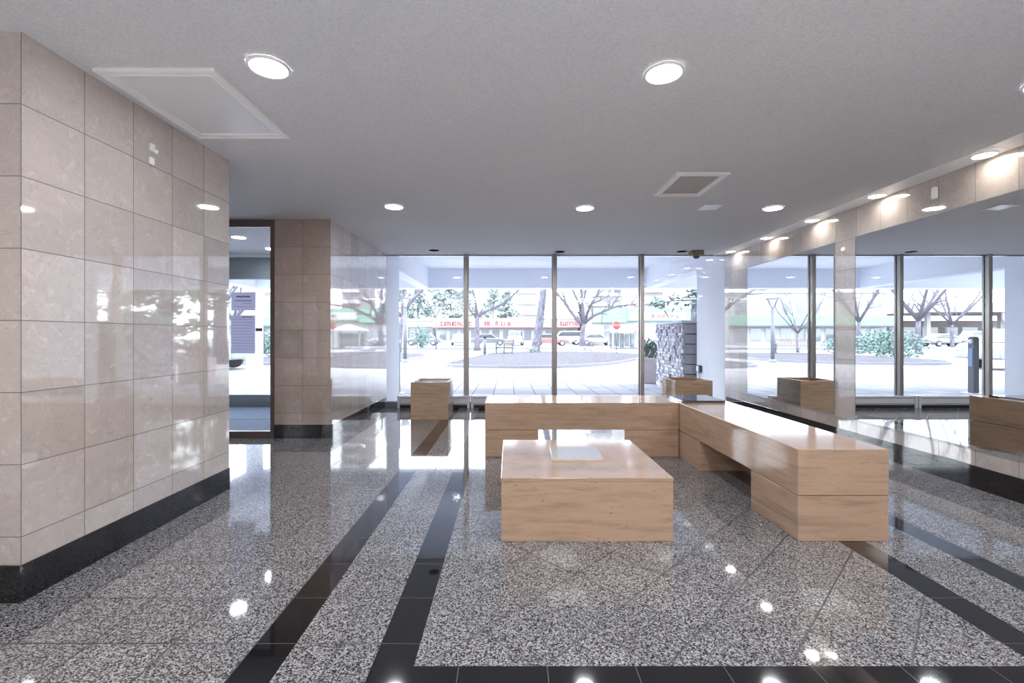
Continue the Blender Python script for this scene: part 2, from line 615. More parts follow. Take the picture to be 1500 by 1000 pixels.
pt = k.build('push_plate', plain('dark_plate', lin(78, 82, 84), .5)); tag(pt, 'small dark plate on the door glass right of the typed notice', 'plate')

# ------------------------------------------------------------------ mirrors
for (y0, y1, lab) in ((5.077, 6.924, 'tall frameless wall mirror nearest the window, far one of two'), (-1.6, 4.757, 'long frameless wall mirror nearest the camera, cut by the right edge')):
    t = thing('wall_mirror', lab, 'mirror', (XR, (y0 + y1) / 2, 0.306))
    k = MB(); k.box(XR - .006, XR - .0005, y0, y1, .306, 2.188); k.build('mirror_plate', M['mirror'], t)
    k = MB()
    k.box(XR - .0075, XR - .0004, y0 - .006, y0, .300, 2.194); k.box(XR - .0075, XR - .0004, y1, y1 + .006, .300, 2.194)
    k.box(XR - .0075, XR - .0004, y0, y1, .300, .306); k.box(XR - .0075, XR - .0004, y0, y1, 2.188, 2.194)
    k.build('edge_trim', M['headgrey'], t)

# small fittings on the walls
def puck(name, lab, cat, c, r, d, axis, mat):
    k = MB()
    s = -1 if c[0] > 0 else 1
    k.lathe([(0, 0), (r, 0), (r, s * d * .6), (r * .75, s * d), (0, s * d)], c, 20, 'X')
    return tag(k.build(name, mat), lab, cat)
k = MB(); k.box(XR - .03, XR - .0005, 3.84, 3.885, 2.315, 2.415)
tag(k.build('wall_sensor', M['white'], bevel=.012, seg=3), 'small white sensor on the marble frieze above the long mirror', 'sensor')
puck('wall_sensor', 'small round white button on the marble strip between the mirrors', 'sensor', (XR - .0005, 4.927, 2.09), .026, .022, 'X', M['white'])
k = MB(); k.box(XL + .0005, XL + .012, 2.738, 2.772, 2.27, 2.315); k.box(XL + .012, XL + .03, 2.765, 2.773, 2.262, 2.285)
tag(k.build('wall_hook', M['white'], bevel=.003), 'upper of two small white hooks high on the near left marble wall', 'hook')
k = MB(); k.box(XL + .0005, XL + .016, 2.730, 2.765, 2.185, 2.232)
tag(k.build('wall_hook', M['white'], bevel=.007, seg=3), 'lower of two small white hooks high on the near left marble wall', 'hook')

# ------------------------------------------------------------------ ceiling fittings
def downlight(lab, x, y, lit=True, r=.100, lens=None, zoff=0.0, group='recessed downlights'):
    t = thing('recessed_downlight', lab, 'ceiling light', (x, y, CZ), group)
    z = CZ - zoff
    k = MB(); d = 1.0 if lit else .35
    k.lathe([(r * .84, z - .001), (r * .84, z - .010 * d), (r * .90, z - .013 * d), (r * .97, z - .009 * d), (r, z - .0005)], (x, y, 0), 40)
    k.build('trim_ring', M['white'], t)
    if lit:
        k = MB(); k.lathe([(r * .838, z - .004), (r * .6, z - .0065), (0, z - .008)], (x, y, 0), 36)
        k.build('lens', lens or M['lens'], t)
    else:
        k = MB(); k.lathe([(r * .838, z - .0035), (r * .5, z - .0055), (0, z - .006)], (x, y, 0), 36)
        k.build('baffle', M['off'], t)
downlight('lit recessed downlight beside the large white ceiling hatch', -1.19, 2.28)
downlight('lit recessed downlight nearest the camera in the middle of the ceiling', .782, 2.33)
downlight('lit recessed downlight at the right edge of the ceiling, cut off by the frame', 2.825, 2.415)
downlight('lit recessed downlight over the aisle in front of the doorway column', -1.186, 4.74)
downlight('lit recessed downlight above the back bench, centre of the far row', .787, 4.79)
downlight('lit recessed downlight near the mirror wall, right of the small white ceiling plate', 2.744, 4.79)
downlight('unlit recessed downlight by the glass front, leftmost of three', -1.17, 7.16, False)
downlight('unlit recessed downlight by the glass front, middle of three', .80, 7.28, False)
downlight('unlit recessed downlight next to the security camera', 2.72, 7.26, False)
downlight('lit downlight in the vestibule just behind the inner glass door', -3.64, 6.2)
downlight('lit downlight in the vestibule close to the outer door', -3.62, 7.03)
for x in (-1.19, .782, 2.745):  # extra downlights out of view, added to raise the room light
    downlight('unseen recessed downlight added behind the camera to help light the lobby', x, -.15)
def fill_panel(x, y):  # glowing panel added out of view to lift the ceiling brightness
    t = thing('fill_panel', 'unseen square glowing panel added behind the camera to brighten the ceiling', 'ceiling light', (x, y, CZ), 'fill panels added behind the camera')
    k = MB(); h = .32
    k.box(x - h, x + h, y - h, y - h + .03, CZ - .02, CZ - .0005); k.box(x - h, x + h, y + h - .03, y + h, CZ - .02, CZ - .0005)
    k.box(x - h, x - h + .03, y - h + .03, y + h - .03, CZ - .02, CZ - .0005); k.box(x + h - .03, x + h, y - h + .03, y + h - .03, CZ - .02, CZ - .0005)
    k.build('frame', M['white'], t)
    k = MB(); k.box(x - h + .03, x + h - .03, y - h + .03, y + h - .03, CZ - .012, CZ - .0006); k.build('diffuser', M['fill_lens'], t)
for x in (-1.19, .782, 2.745):
    for y in (-1.15, -2.35):
        fill_panel(x, y)
for (y, lab) in ((7.22, 'wall washer light closest to the glass front, above the mirror wall'), (6.22, 'wall washer light second from the glass front along the mirror wall'),
                 (5.28, 'wall washer light third from the glass front along the mirror wall'), (4.347, 'wall washer light fourth from the glass front along the mirror wall'),
                 (3.366, 'wall washer light nearest the camera along the mirror wall')):
    downlight(lab, 3.47, y, True, .078, M['wash'], .006, 'wall washers along the mirror wall')
for y in (2.4, 1.45, .5, -.45, -1.4):
    downlight('wall washer light over the mirror wall beside and behind the camera', 3.47, y, True, .078, M['wash'], .006, 'wall washers along the mirror wall')

for y in (-4.1, -3.1):
    downlight('wall washer light over the far left wall behind the camera', -6.46, y, True, .078, M['wash'], .0, 'wall washers over the far left wall')

def hatch(lab, x0, x1, y0, y1, w_, pm):
    t = thing('ceiling_hatch', lab, 'ceiling hatch', ((x0 + x1) / 2, (y0 + y1) / 2, CZ))
    k = MB()
    prof = [(0.0, 0.0), (0.0, .016), (.010, .020), (w_ * .35, .018), (w_ * .42, .012), (w_ * .7, .011), (w_ * .78, .016), (w_, .014), (w_, 0.0)]
    loops = []
    for a, h in prof:
        loops.append([k.bm.verts.new(p) for p in ((x0 + a, y0 + a, CZ - .0005 - h), (x1 - a, y0 + a, CZ - .0005 - h), (x1 - a, y1 - a, CZ - .0005 - h), (x0 + a, y1 - a, CZ - .0005 - h))])
    for A, B in zip(loops, loops[1:]):
        for q in range(4):
            k._f([A[q], A[(q + 1) % 4], B[(q + 1) % 4], B[q]])
    k.build('frame', M['white'], t)
    k = MB(); k.box(x0 + w_ - .001, x1 - w_ + .001, y0 + w_ - .001, y1 - w_ + .001, CZ - .004, CZ - .0008); k.build('panel', pm, t)
hatch('large white framed ceiling hatch along the near left marble wall', -2.075, -1.465, 2.29, 3.08, .055, M['panel'])
hatch('smaller framed ceiling hatch in the right half of the ceiling', 1.36, 1.80, 3.75, 4.35, .055, plain('grey_hatch_panel', lin(190, 186, 182), .6))
k = MB(); k.box(1.985, 2.175, 4.66, 4.855, CZ - .008, CZ - .0005)
tag(k.build('ceiling_plate', M['panel'], bevel=.003), 'small square white cover plate on the ceiling behind the smaller hatch', 'cover plate')

t = thing('security_camera', 'olive grey dome security camera on the ceiling by the glass front', 'security camera', (2.93, 7.22, CZ))
k = MB(); k.box(2.835, 3.025, 7.14, 7.30, CZ - .072, CZ - .0005); k.build('housing', M['olive'], t, bevel=.012, seg=3)
k = MB(); k.lathe([(.062, CZ - .071), (.060, CZ - .085), (.052, CZ - .105), (.032, CZ - .121), (0, CZ - .127)], (2.93, 7.22, 0), 28); k.build('dome', M['dome'], t)

# ------------------------------------------------------------------ furniture
def block_part(name, mat, parent, *b, bev=.0035):
    k = MB(); k.box(*b); return k.build(name, mat, parent, bevel=bev)

t = thing('coffee_table', 'low square travertine block table in front of the benches', 'table', (.443, 3.1, 0))
block_part('body', M['trav'], t, -.046, .932, 2.617, 3.573, 0, .3405)
block_part('top_panel', M['trav'], t, -.048, .934, 2.615, 3.575, .3405, .3625)
k = MB(); bm = k
zt = .3627
k.prism([(.277, 2.96), (.612, 2.965), (.622, 3.298), (.288, 3.292)], zt, zt + .013)
tag(k.build('stone_tile', M['slab'], bevel=.0015), 'loose cream marble tile lying on the low square table', 'tile')

t = thing('stone_bench', 'travertine bench parallel to the glass front, behind the table', 'bench', (.7, 4.72, 0))
block_part('seat_block', M['trav'], t, -.235, 1.638, 4.45, 5.0, .262, .521)
block_part('base_block', M['trav'], t, -.233, .283, 4.453, 4.998, 0, .2585)
block_part('base_block', M['trav'], t, 1.114, 1.636, 4.453, 4.998, 0, .2585)
t = thing('stone_bench', 'travertine bench running along the mirror wall, end block facing the camera', 'bench', (1.9, 3.8, 0))
block_part('seat_block', M['trav'], t, 1.640, 2.158, 2.617, 5.0, .262, .5235)
block_part('base_block', M['trav'], t, 1.642, 2.156, 2.619, 3.133, 0, .2585)
block_part('base_block', M['trav'], t, 1.642, 2.156, 3.98, 4.998, 0, .2585)
k = MB(); k.box(1.665, 2.082, 4.44, 4.87, .5238, .545)
tag(k.build('dark_slab', M['slate'], bevel=.002), 'dark glossy flat slab lying where the two benches meet', 'slab')

def planter(lab, x0, x1, y0, y1, h, liner, depth):
    t = thing('planter_box', lab, 'planter', ((x0 + x1) / 2, (y0 + y1) / 2, 0))
    k = MB(); a = .034
    v = []
    for (e, z) in ((0, 0), (0, h), (a, h), (a, h - depth)):
        v.append([k.bm.verts.new(p) for p in ((x0 + e, y0 + e, z), (x1 - e, y0 + e, z), (x1 - e, y1 - e, z), (x0 + e, y1 - e, z))])
    for A, B in zip(v, v[1:]):
        for q in range(4):
            k._f([A[q], A[(q + 1) % 4], B[(q + 1) % 4], B[q]])
    k._f(v[0][::-1]); k._f(v[-1])
    k.build('box', M['trav2'], t, bevel=.002)
    k = MB()
    e = a + .002; zb = h - depth + .002; zt_ = h - .02; th = .006
    k.box(x0 + e, x1 - e, y0 + e, y1 - e, zb, zb + th)
    k.box(x0 + e, x0 + e + th, y0 + e, y1 - e, zb, zt_); k.box(x1 - e - th, x1 - e, y0 + e, y1 - e, zb, zt_)
    k.box(x0 + e, x1 - e, y0 + e, y0 + e + th, zb, zt_); k.box(x0 + e, x1 - e, y1 - e - th, y1 - e, zb, zt_)
    k.build('liner', liner, t)
    return t
planter('empty cube planter of travertine on the aisle floor near the left column', -1.378, -.857, 6.44, 7.04, .521, plain('zinc_liner', lin(214, 216, 220), .25, metal=.6), .09)
planter('empty cube planter of travertine behind the bench corner', 2.40, 2.94, 6.66, 7.24, .521, plain('brown_liner', lin(176, 132, 84), .6), .2)

# baseboard heaters under the glass
hs = [(-1.81, -.64), (-.62, .53), (.55, 1.72), (1.74, 2.92)]
hl = ['grey baseboard heater under the glass, leftmost, behind the left planter', 'grey baseboard heater under the glass, second from the left column',
      'grey baseboard heater under the glass, third from the left, behind the bench', 'grey baseboard heater under the glass, rightmost, behind the right planter']
for (x0, x1), lab in zip(hs, hl):
    t = thing('baseboard_heater', lab, 'heater', ((x0 + x1) / 2, 7.48, 0), 'baseboard heaters')
    k = MB()
    k.prism([(7.545, .02), (7.545, .198), (7.49, .198), (7.445, .182), (7.445, .172), (7.485, .160), (7.452, .150), (7.452, .075), (7.475, .062), (7.475, .02)], x0 + .03, x1 - .03, 'X')
    k.build('cover', M['heater'], t, bevel=.002)
    k = MB(); k.box(x0 + .03, x1 - .03, 7.465, 7.54, 0, .05); k.build('fin_slot', M['dark'], t)
    for a in (x0, x1 - .04):
        k = MB(); k.box(a, a + .04, 7.44, 7.545, 0, .200); k.build('end_cap', M['heater'], t, bevel=.004)
# valve at the end of the heater run
t = thing('radiator_valve', 'small chrome valve at the right end of the heater run', 'valve', (3.0, 7.48, 0))
k = MB(); k.tube([(2.925, 7.49, .1), (3.0, 7.49, .1), (3.0, 7.49, 0.0)], .012, 10); k.build('pipe', M['alu'], t)
k = MB(); k.lathe([(0, .175), (.022, .172), (.028, .14), (.024, .105), (0, .10)], (3.0, 7.49, 0), 18); k.build('knob', M['white'], t)
#EXTERIOR
# ------------------------------------------------------------------ exterior: canopy, fins, ground
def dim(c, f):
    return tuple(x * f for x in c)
def pavers():
    t = NT('concrete_pavers')
    v = t.coord(); s = t.xyz(v)
    j = t.math('MAXIMUM', t.joint(s[0], .1, .42, .016), t.joint(s[1], 7.7, .42, .016))
    tone = t.white(t.comb(t.cell(s[0], .1, .42), t.cell(s[1], 7.7, .42), 2.0))
    c = t.mix(tone, lin(160, 161, 170), lin(192, 193, 202))
    c = t.mix(t.math('MULTIPLY', t.noise(v, 30, 5), .35), c, lin(150, 152, 164))
    c = t.mix(j, c, lin(76, 80, 100))
    return t.bsdf(c, .85, spec=.2)
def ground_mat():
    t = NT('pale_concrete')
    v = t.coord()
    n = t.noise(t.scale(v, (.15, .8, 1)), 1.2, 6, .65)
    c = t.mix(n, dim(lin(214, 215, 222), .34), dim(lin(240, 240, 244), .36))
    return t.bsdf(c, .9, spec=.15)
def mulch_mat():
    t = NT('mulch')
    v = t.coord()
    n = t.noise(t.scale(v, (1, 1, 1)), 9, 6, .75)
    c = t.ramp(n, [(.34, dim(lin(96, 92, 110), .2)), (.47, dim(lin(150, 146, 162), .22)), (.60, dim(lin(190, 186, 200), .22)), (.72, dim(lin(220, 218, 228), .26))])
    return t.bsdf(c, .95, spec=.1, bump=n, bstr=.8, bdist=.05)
def bark_mat(name, a, b):
    t = NT(name)
    v = t.coord()
    n = t.noise(t.scale(v, (9, 9, 2.2)), 1.6, 6, .7, .5)
    c = t.mix(t.ramp(n, [(.35, (0, 0, 0)), (.62, (1, 1, 1))]), a, b)
    return t.bsdf(c, .95, spec=.1, bump=n, bstr=.6, bdist=.03)
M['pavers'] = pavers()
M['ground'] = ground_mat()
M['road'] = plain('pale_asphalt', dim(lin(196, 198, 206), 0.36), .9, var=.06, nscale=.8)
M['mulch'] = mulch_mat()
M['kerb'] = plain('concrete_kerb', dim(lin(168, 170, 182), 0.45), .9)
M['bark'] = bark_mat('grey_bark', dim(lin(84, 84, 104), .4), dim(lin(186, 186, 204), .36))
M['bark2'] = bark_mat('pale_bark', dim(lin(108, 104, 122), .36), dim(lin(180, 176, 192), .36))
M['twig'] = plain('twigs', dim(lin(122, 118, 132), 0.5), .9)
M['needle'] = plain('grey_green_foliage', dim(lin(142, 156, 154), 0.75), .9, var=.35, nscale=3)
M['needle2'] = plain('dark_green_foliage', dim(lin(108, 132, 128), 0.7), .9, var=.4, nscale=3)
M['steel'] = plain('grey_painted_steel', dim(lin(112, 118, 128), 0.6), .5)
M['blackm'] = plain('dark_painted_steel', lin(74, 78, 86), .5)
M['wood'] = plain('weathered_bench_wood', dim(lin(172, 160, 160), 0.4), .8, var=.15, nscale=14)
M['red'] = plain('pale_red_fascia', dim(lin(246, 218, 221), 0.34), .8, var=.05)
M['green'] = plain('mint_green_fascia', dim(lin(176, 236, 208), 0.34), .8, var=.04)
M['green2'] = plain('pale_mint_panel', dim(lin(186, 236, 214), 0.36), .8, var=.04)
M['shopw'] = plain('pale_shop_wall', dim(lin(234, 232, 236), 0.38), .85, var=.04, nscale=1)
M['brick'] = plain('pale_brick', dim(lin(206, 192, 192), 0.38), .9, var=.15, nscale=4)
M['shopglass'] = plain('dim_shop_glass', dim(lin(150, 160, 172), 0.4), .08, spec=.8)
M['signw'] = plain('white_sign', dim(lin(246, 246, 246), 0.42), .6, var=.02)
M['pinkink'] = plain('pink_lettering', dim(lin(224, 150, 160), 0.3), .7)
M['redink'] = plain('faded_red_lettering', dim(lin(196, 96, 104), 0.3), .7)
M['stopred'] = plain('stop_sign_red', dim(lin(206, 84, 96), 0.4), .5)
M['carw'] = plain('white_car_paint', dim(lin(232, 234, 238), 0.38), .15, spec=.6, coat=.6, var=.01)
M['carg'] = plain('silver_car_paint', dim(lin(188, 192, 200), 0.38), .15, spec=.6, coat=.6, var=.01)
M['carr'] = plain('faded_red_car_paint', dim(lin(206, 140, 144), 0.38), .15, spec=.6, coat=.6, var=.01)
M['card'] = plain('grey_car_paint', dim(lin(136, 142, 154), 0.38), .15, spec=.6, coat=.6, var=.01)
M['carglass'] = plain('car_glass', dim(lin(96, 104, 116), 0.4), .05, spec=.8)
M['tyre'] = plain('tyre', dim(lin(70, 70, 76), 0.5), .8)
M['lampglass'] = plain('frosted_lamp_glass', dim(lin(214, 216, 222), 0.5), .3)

g = MB(); g.mi = 0
g.box(-160, 160, YW + .05, 240, -.4, -.012)
struct(g.build('ground', M['ground']))
g = MB(); g.box(-9, 12, YW + .05, 12.2, -.1, 0.0)
struct(g.build('paved_forecourt', M['pavers']))
g = MB(); g.box(-160, 160, 43, 53, -.02, 0.0)
struct(g.build('road', M['road']))
g = MB(); g.box(-160, -2.0, 39.6, 40.0, -.02, .16); g.box(-2.0, 60, 41.6, 42.0, -.02, .13)
struct(g.build('kerb', M['kerb']))

SO, BZ, BY = 2.95, 2.44, 12.2
g = MB()
g.box(-7, 8.6, YW + .06, BY + .4, SO, SO + .5)
g.box(-7, 8.6, BY, BY + .4, BZ, SO)
g.box(-2.42, -2.14, YW + .06, BY, BZ + .003, SO)
g.box(3.62, 3.90, YW + .06, BY, BZ + .003, SO)
g.box(-7, -6.7, YW + .06, BY, BZ + .003, SO); g.box(8.3, 8.6, YW + .06, BY, BZ + .003, SO)
struct(g.build('canopy', M['white_out']))
g = MB(); g.box(-6.85, XR + .25, YW - .02, YW + .12, CZ + .0, SO + .5)
struct(g.build('lintel', M['white_out']))
g = MB(); g.box(XC - .3, XC - .001, YW + .06, 8.55, -.1, SO)
struct(g.build('wall_fin_left', M['white_out']))
g = MB(); g.box(XR + .001, XR + .3, YW + .06, 8.80, -.1, SO)
struct(g.build('wall_fin_right', M['white_out']))
for x in (-6.85, 8.45):
    g = MB(); g.box(x - .15, x + .15, BY + .05, BY + .35, -.1, BZ)
    struct(g.build('canopy_column', M['white_out']))
g = MB(); g.box(XR + .25, 14, YW + .05, YW + .2, -.1, 6); g.box(-16, -6.6, YW + .05, YW + .2, 0, 6)
struct(g.build('wall_facade', M['white_out']))

# electrical outlet on the right fin
t = thing('outlet_box', 'small outdoor electrical box low on the white wall beyond the right planter', 'electrical box', (XR, 8.62, .52))
k = MB(); k.box(XR - .05, XR - .0, 8.56, 8.70, .49, .62); k.build('box', M['steel'], t, bevel=.006)
k = MB(); k.tube([(XR - .025, 8.63, .49), (XR - .025, 8.63, 0)], .014, 10); k.build('conduit', M['heater'], t)
k = MB(); k.box(XR - .062, XR - .05, 8.585, 8.675, .505, .605); k.build('cover', M['white'], t, bevel=.004)

# stone clad wall
def stones_wall():
    t = thing('stone_wall', 'chest high wall clad in rough grey stone beyond the glass at right', 'stone wall', (3.9, 9.75, 0))
    x0, x1, y0, y1, H = 3.35, 4.6, 8.97, 10.56, 1.47
    k = MB(); k.box(x0 + .05, x1, y0 + .03, y1, -.02, H - .05); k.build('core', plain('grey_block', lin(150, 152, 162), .9), t)
    k = MB(); k.box(x0 - .01, x1 + .03, y0 - .02, y1 + .03, H - .05, H); k.build('cap', plain('pale_cap', lin(196, 198, 208), .85), t, bevel=.01)
    rnd = random.Random(7)
    k = MB(); z = 0.0
    while z < H - .06:
        h = min(rnd.choice((.045, .06, .08)), H - .05 - z)
        y = y0
        while y < y1 - .01:
            w_ = min(rnd.uniform(.06, .2), y1 - y)
            d = rnd.uniform(.0, .035)
            k.mi = rnd.randrange(3)
            k.box(x0 + d, x0 + .06, y + .005, y + w_ - .005, z + .005, z + h - .005)
            y += w_
        z += h
    k.build('stone_veneer', [plain('stone_a', lin(186, 186, 196), .9, var=.25, nscale=25), plain('stone_b', lin(150, 150, 164), .9, var=.25, nscale=25), plain('stone_c', lin(208, 208, 216), .9, var=.2, nscale=25)], t)
    k = MB()
    for q in range(7):
        z0 = .03 + q * .197
        k.mi = 0
        k.box(x0 + .06, x1, y0, y0 + .035, z0, z0 + .185)
    k.build('block_course', plain('smooth_block', lin(158, 160, 170), .85, var=.1, nscale=20), t, bevel=.006)
    k = MB()
    for q in range(6):
        z0 = .03 + q * .197 + .187
        x = x0 + .08
        while x < x1:
            k.box(x, x + .028, y0 - .004, y0 + .03, z0 - .004, z0 + .011); x += .05
    k.build('vent_slot', M['dark'], t)
stones_wall()

# planter urn beyond the stone wall
def leaf_ball(k, c, rx, ry, rz, n, size, rnd):
    for _ in range(n):
        a = rnd.uniform(0, 2 * PI); u = rnd.uniform(-1, 1); r = rnd.random() ** .4
        q = math.sqrt(max(0, 1 - u * u))
        p = Vector((c[0] + rx * r * q * math.cos(a), c[1] + ry * r * q * math.sin(a), c[2] + rz * r * u))
        d1 = Vector((rnd.gauss(0, 1), rnd.gauss(0, 1), rnd.gauss(0, 1))).normalized() * size * rnd.uniform(.6, 1.3)
        d2 = d1.orthogonal().normalized() * size * rnd.uniform(.25, .5)
        k.tri(p - d2, p + d2, p + d1)
rnd = random.Random(3)
t = thing('concrete_planter', 'tall concrete planter with a dark shrub left of the stone wall', 'planter', (3.55, 11.6, 0))
k = MB(); k.prism([(3.27, 11.3), (3.85, 11.3), (3.85, 11.9), (3.27, 11.9)], 0, .62); k.build('pot', plain('buff_concrete', lin(190, 180, 184), .9), t, bevel=.02)
k = MB(); leaf_ball(k, (3.56, 11.6, .82), .28, .28, .27, 420, .09, rnd); k.build('shrub', M['needle2'], t, recalc=False)

# push button post outside
t = thing('door_post', 'waist high grey post with a push plate outside left of the glass', 'post', (-2.28, 9.35, 0))
k = MB(); k.box(-2.335, -2.225, 9.30, 9.42, .01, 1.10); k.lathe([(0, -.06), (.055, -.06), (.055, .06), (0, .06)], (-2.28, 9.36, 1.10), 24, 'Y', False); k.build('post', M['steel'], t)
k = MB(); k.box(-2.42, -2.14, 9.22, 9.50, 0, .014); k.build('base_plate', M['heater'], t)
k = MB(); k.box(-2.224, -2.218, 9.32, 9.40, .55, .92); k.build('push_plate', plain('blue_plate', lin(120, 150, 196), .4), t)
k = MB(); k.lathe([(0, .012), (.045, .010), (.048, 0)], (-2.225, 9.36, 1.06), 20, 'X'); k.build('button', M['heater'], t)

# ------------------------------------------------------------------ planting beds
def bed(name, lab, poly, h):
    t = thing(name, lab, 'planting bed', (sum(p[0] for p in poly) / len(poly), sum(p[1] for p in poly) / len(poly), 0))
    # smooth the outline
    P = [Vector((a, b, 0)) for a, b in poly]
    for _ in range(3):
        Q = []
        for i in range(len(P)):
            a, b_ = P[i], P[(i + 1) % len(P)]
            Q += [a * .75 + b_ * .25, a * .25 + b_ * .75]
        P = Q
    cen = sum(P, Vector()) / len(P)
    k = MB(); rings = []
    for s_, z in ((1.0, .0), (1.0, .05), (.93, .05 + h * .35), (.7, .05 + h * .8), (.4, .05 + h)):
        rings.append([k.bm.verts.new(cen + (p - cen) * s_ + Vector((0, 0, z))) for p in P])
    n = len(P)
    for A, B in zip(rings, rings[1:]):
        for i in range(n):
            f_ = k._f([A[i], A[(i + 1) % n], B[(i + 1) % n], B[i]])
            if f_: f_.smooth = True
    k._f(rings[-1])
    k.build('mulch', M['mulch'], t)
    k = MB()
    A = []
    for s_, z in ((1.0, -.01), (1.0, .10), (1.018, .10), (1.018, -.01)):
        A.append([k.bm.verts.new(cen + (p - cen) * s_ + Vector((0, 0, z))) for p in P])
    for a, b_ in zip(A, A[1:]):
        for i in range(n): k._f([a[i], a[(i + 1) % n], b_[(i + 1) % n], b_[i]])
    k.build('edging', M['kerb'], t)
    return t
bed('planting_bed', 'mulched bed with the leaning tree, across the driveway in the centre', [(-2.6, 17.0), (3.0, 16.6), (7.0, 24), (8.2, 27), (6.8, 31.6), (-.6, 31.6), (-1.6, 26), (-2.3, 20)], .10)
bed('planting_bed', 'mulched bed left of the path, with a lamp post and a bench', [(-12.6, 18.2), (-5.2, 19.0), (-4.4, 26.8), (-6.6, 29.5), (-12.5, 30)], .08)
bed('planting_bed', 'mulched bed on the far right side with pine trunks', [(8.6, 17.0), (20, 17.0), (21, 30), (10, 30)], .1)

# ------------------------------------------------------------------ trees
def limb(k, p, d, L, r, depth, rnd, up=.15, spread=.6, seg=6, droop=0.0):
    n = max(2, int(3 + L))
    pts = [p.copy()]; q = p.copy(); dd = d.normalized()
    for i in range(n):
        dd = (dd + Vector((rnd.gauss(0, .13), rnd.gauss(0, .13), rnd.gauss(0, .08) + up * .18 - droop))).normalized()
        q = q + dd * (L / n)
        pts.append(q.copy())
    k.tube(pts, [r * (1 - .62 * i / n) for i in range(n + 1)], seg)
    if depth <= 0: return
    m = rnd.choice((2, 3, 3, 4))
    for j in range(m):
        i = rnd.randrange(max(1, n // 3), n + 1)
        a = dd.orthogonal().normalized()
        a = Matrix.Rotation(rnd.uniform(0, 2 * PI), 3, dd) @ a
        nd = (dd * rnd.uniform(.5, 1.0) + a * spread * rnd.uniform(.7, 1.3) + Vector((0, 0, up)))
        limb(k, pts[i], nd, L * rnd.uniform(.5, .75), r * .38, depth - 1, rnd, up, spread, max(3, seg - 1), droop)
def bare_tree(lab, base, trunk, limbs, tr, seed, bark, depth=3, group=None, name='bare_tree'):
    """trunk: list of points above base; limbs: (start, [points], radius)"""
    rnd = random.Random(seed)
    t = thing(name, lab, 'tree', base, group)
    b = Vector(base)
    k = MB()
    pts = [b + Vector(p) for p in trunk]
    rr = [tr * 1.35] + [tr * (1 - .35 * i / (len(pts) - 1)) for i in range(1, len(pts))]
    k.tube(pts, rr, 12)
    k.build('trunk', bark, t)
    k = MB()
    for P, r in limbs:
        Q = [b + Vector(p) for p in P]
        k.tube(Q, [r * (1 - .55 * i / (len(Q) - 1)) for i in range(len(Q))], 7)
        for i in range(1, len(Q)):
            for _ in range(2):
                d = (Q[i] - Q[i - 1]).normalized()
                a = Matrix.Rotation(rnd.uniform(0, 2 * PI), 3, d) @ d.orthogonal().normalized()
                limb(k, Q[i].lerp(Q[i - 1], rnd.random() * .6), d * .6 + a * .7 + Vector((0, 0, .25)), (Q[i] - Q[i - 1]).length * rnd.uniform(.7, 1.2), r * .36, depth - 1, rnd, .2, .6, 5)
    k.build('branches', M['twig'] if bark is M['bark2'] else bark, t)
    return t
def rel(px, py, Y, Y0, X0):
    return (wx(px, Y) - X0, Y - Y0, EYE - (py - 492) * Y / F)

# big leaning trunk
Y0 = 30.5; X0 = wx(784, Y0)
bare_tree('thick leaning tree trunk in the bed across the driveway', (X0, Y0, 0),
          [(0, 0, -.05), (.03, 0, .35), rel(788, 490, Y0, Y0, X0), rel(792, 460, Y0, Y0, X0), rel(796, 425, Y0, Y0, X0), (1.0, .1, 6.5), (1.3, .1, 9)],
          [([(1.0, .1, 6.3), (0, -.4, 7.6), (-1.6, -.6, 9), (-3, -.6, 10)], .16), ([(1.2, .1, 8.0), (2.4, .5, 9.5), (3.6, .8, 11)], .15), ([(1.3, .1, 9), (1.4, .3, 11), (1.2, .3, 13)], .15)],
          .31, 11, M['bark'])
# forked bare tree to its right
Y0 = 34.0; X0 = wx(852, Y0)
R = lambda px, py, dy=0: rel(px, py, Y0 + dy, Y0, X0)
bare_tree('wide forked bare tree behind the low stone wall', (X0, Y0, 0),
          [(0, 0, -.05), (.0, 0, .4), R(853, 490), R(855, 474)],
          [([R(855, 476), R(845, 468), R(835, 455), R(826, 441), R(816, 430), R(806, 418, .5)], .15),
           ([R(836, 456), R(829, 443), R(825, 432), R(821, 420)], .09),
           ([R(855, 474), R(850, 461, .2), R(850, 448), R(844, 436), R(838, 423), R(833, 412)], .12),
           ([R(855, 474), R(854, 455, -.2), R(852, 435), R(851, 418), R(852, 400)], .15),
           ([R(850, 449), R(855, 438, .3), R(859, 423), R(862, 405)], .09),
           ([R(857, 474), R(860, 459, .2), R(866, 446), R(873, 434), R(879, 422), R(883, 405)], .12),
           ([R(866, 446), R(875, 441, .3), R(883, 438), R(893, 432)], .06),
           ([R(857, 472), R(870, 462, -.2), R(884, 456), R(895, 451), R(905, 448), R(918, 447), R(932, 445)], .13),
           ([R(895, 451), R(901, 440), R(907, 430), R(912, 418)], .07)],
          .24, 5, M['bark2'], 2)
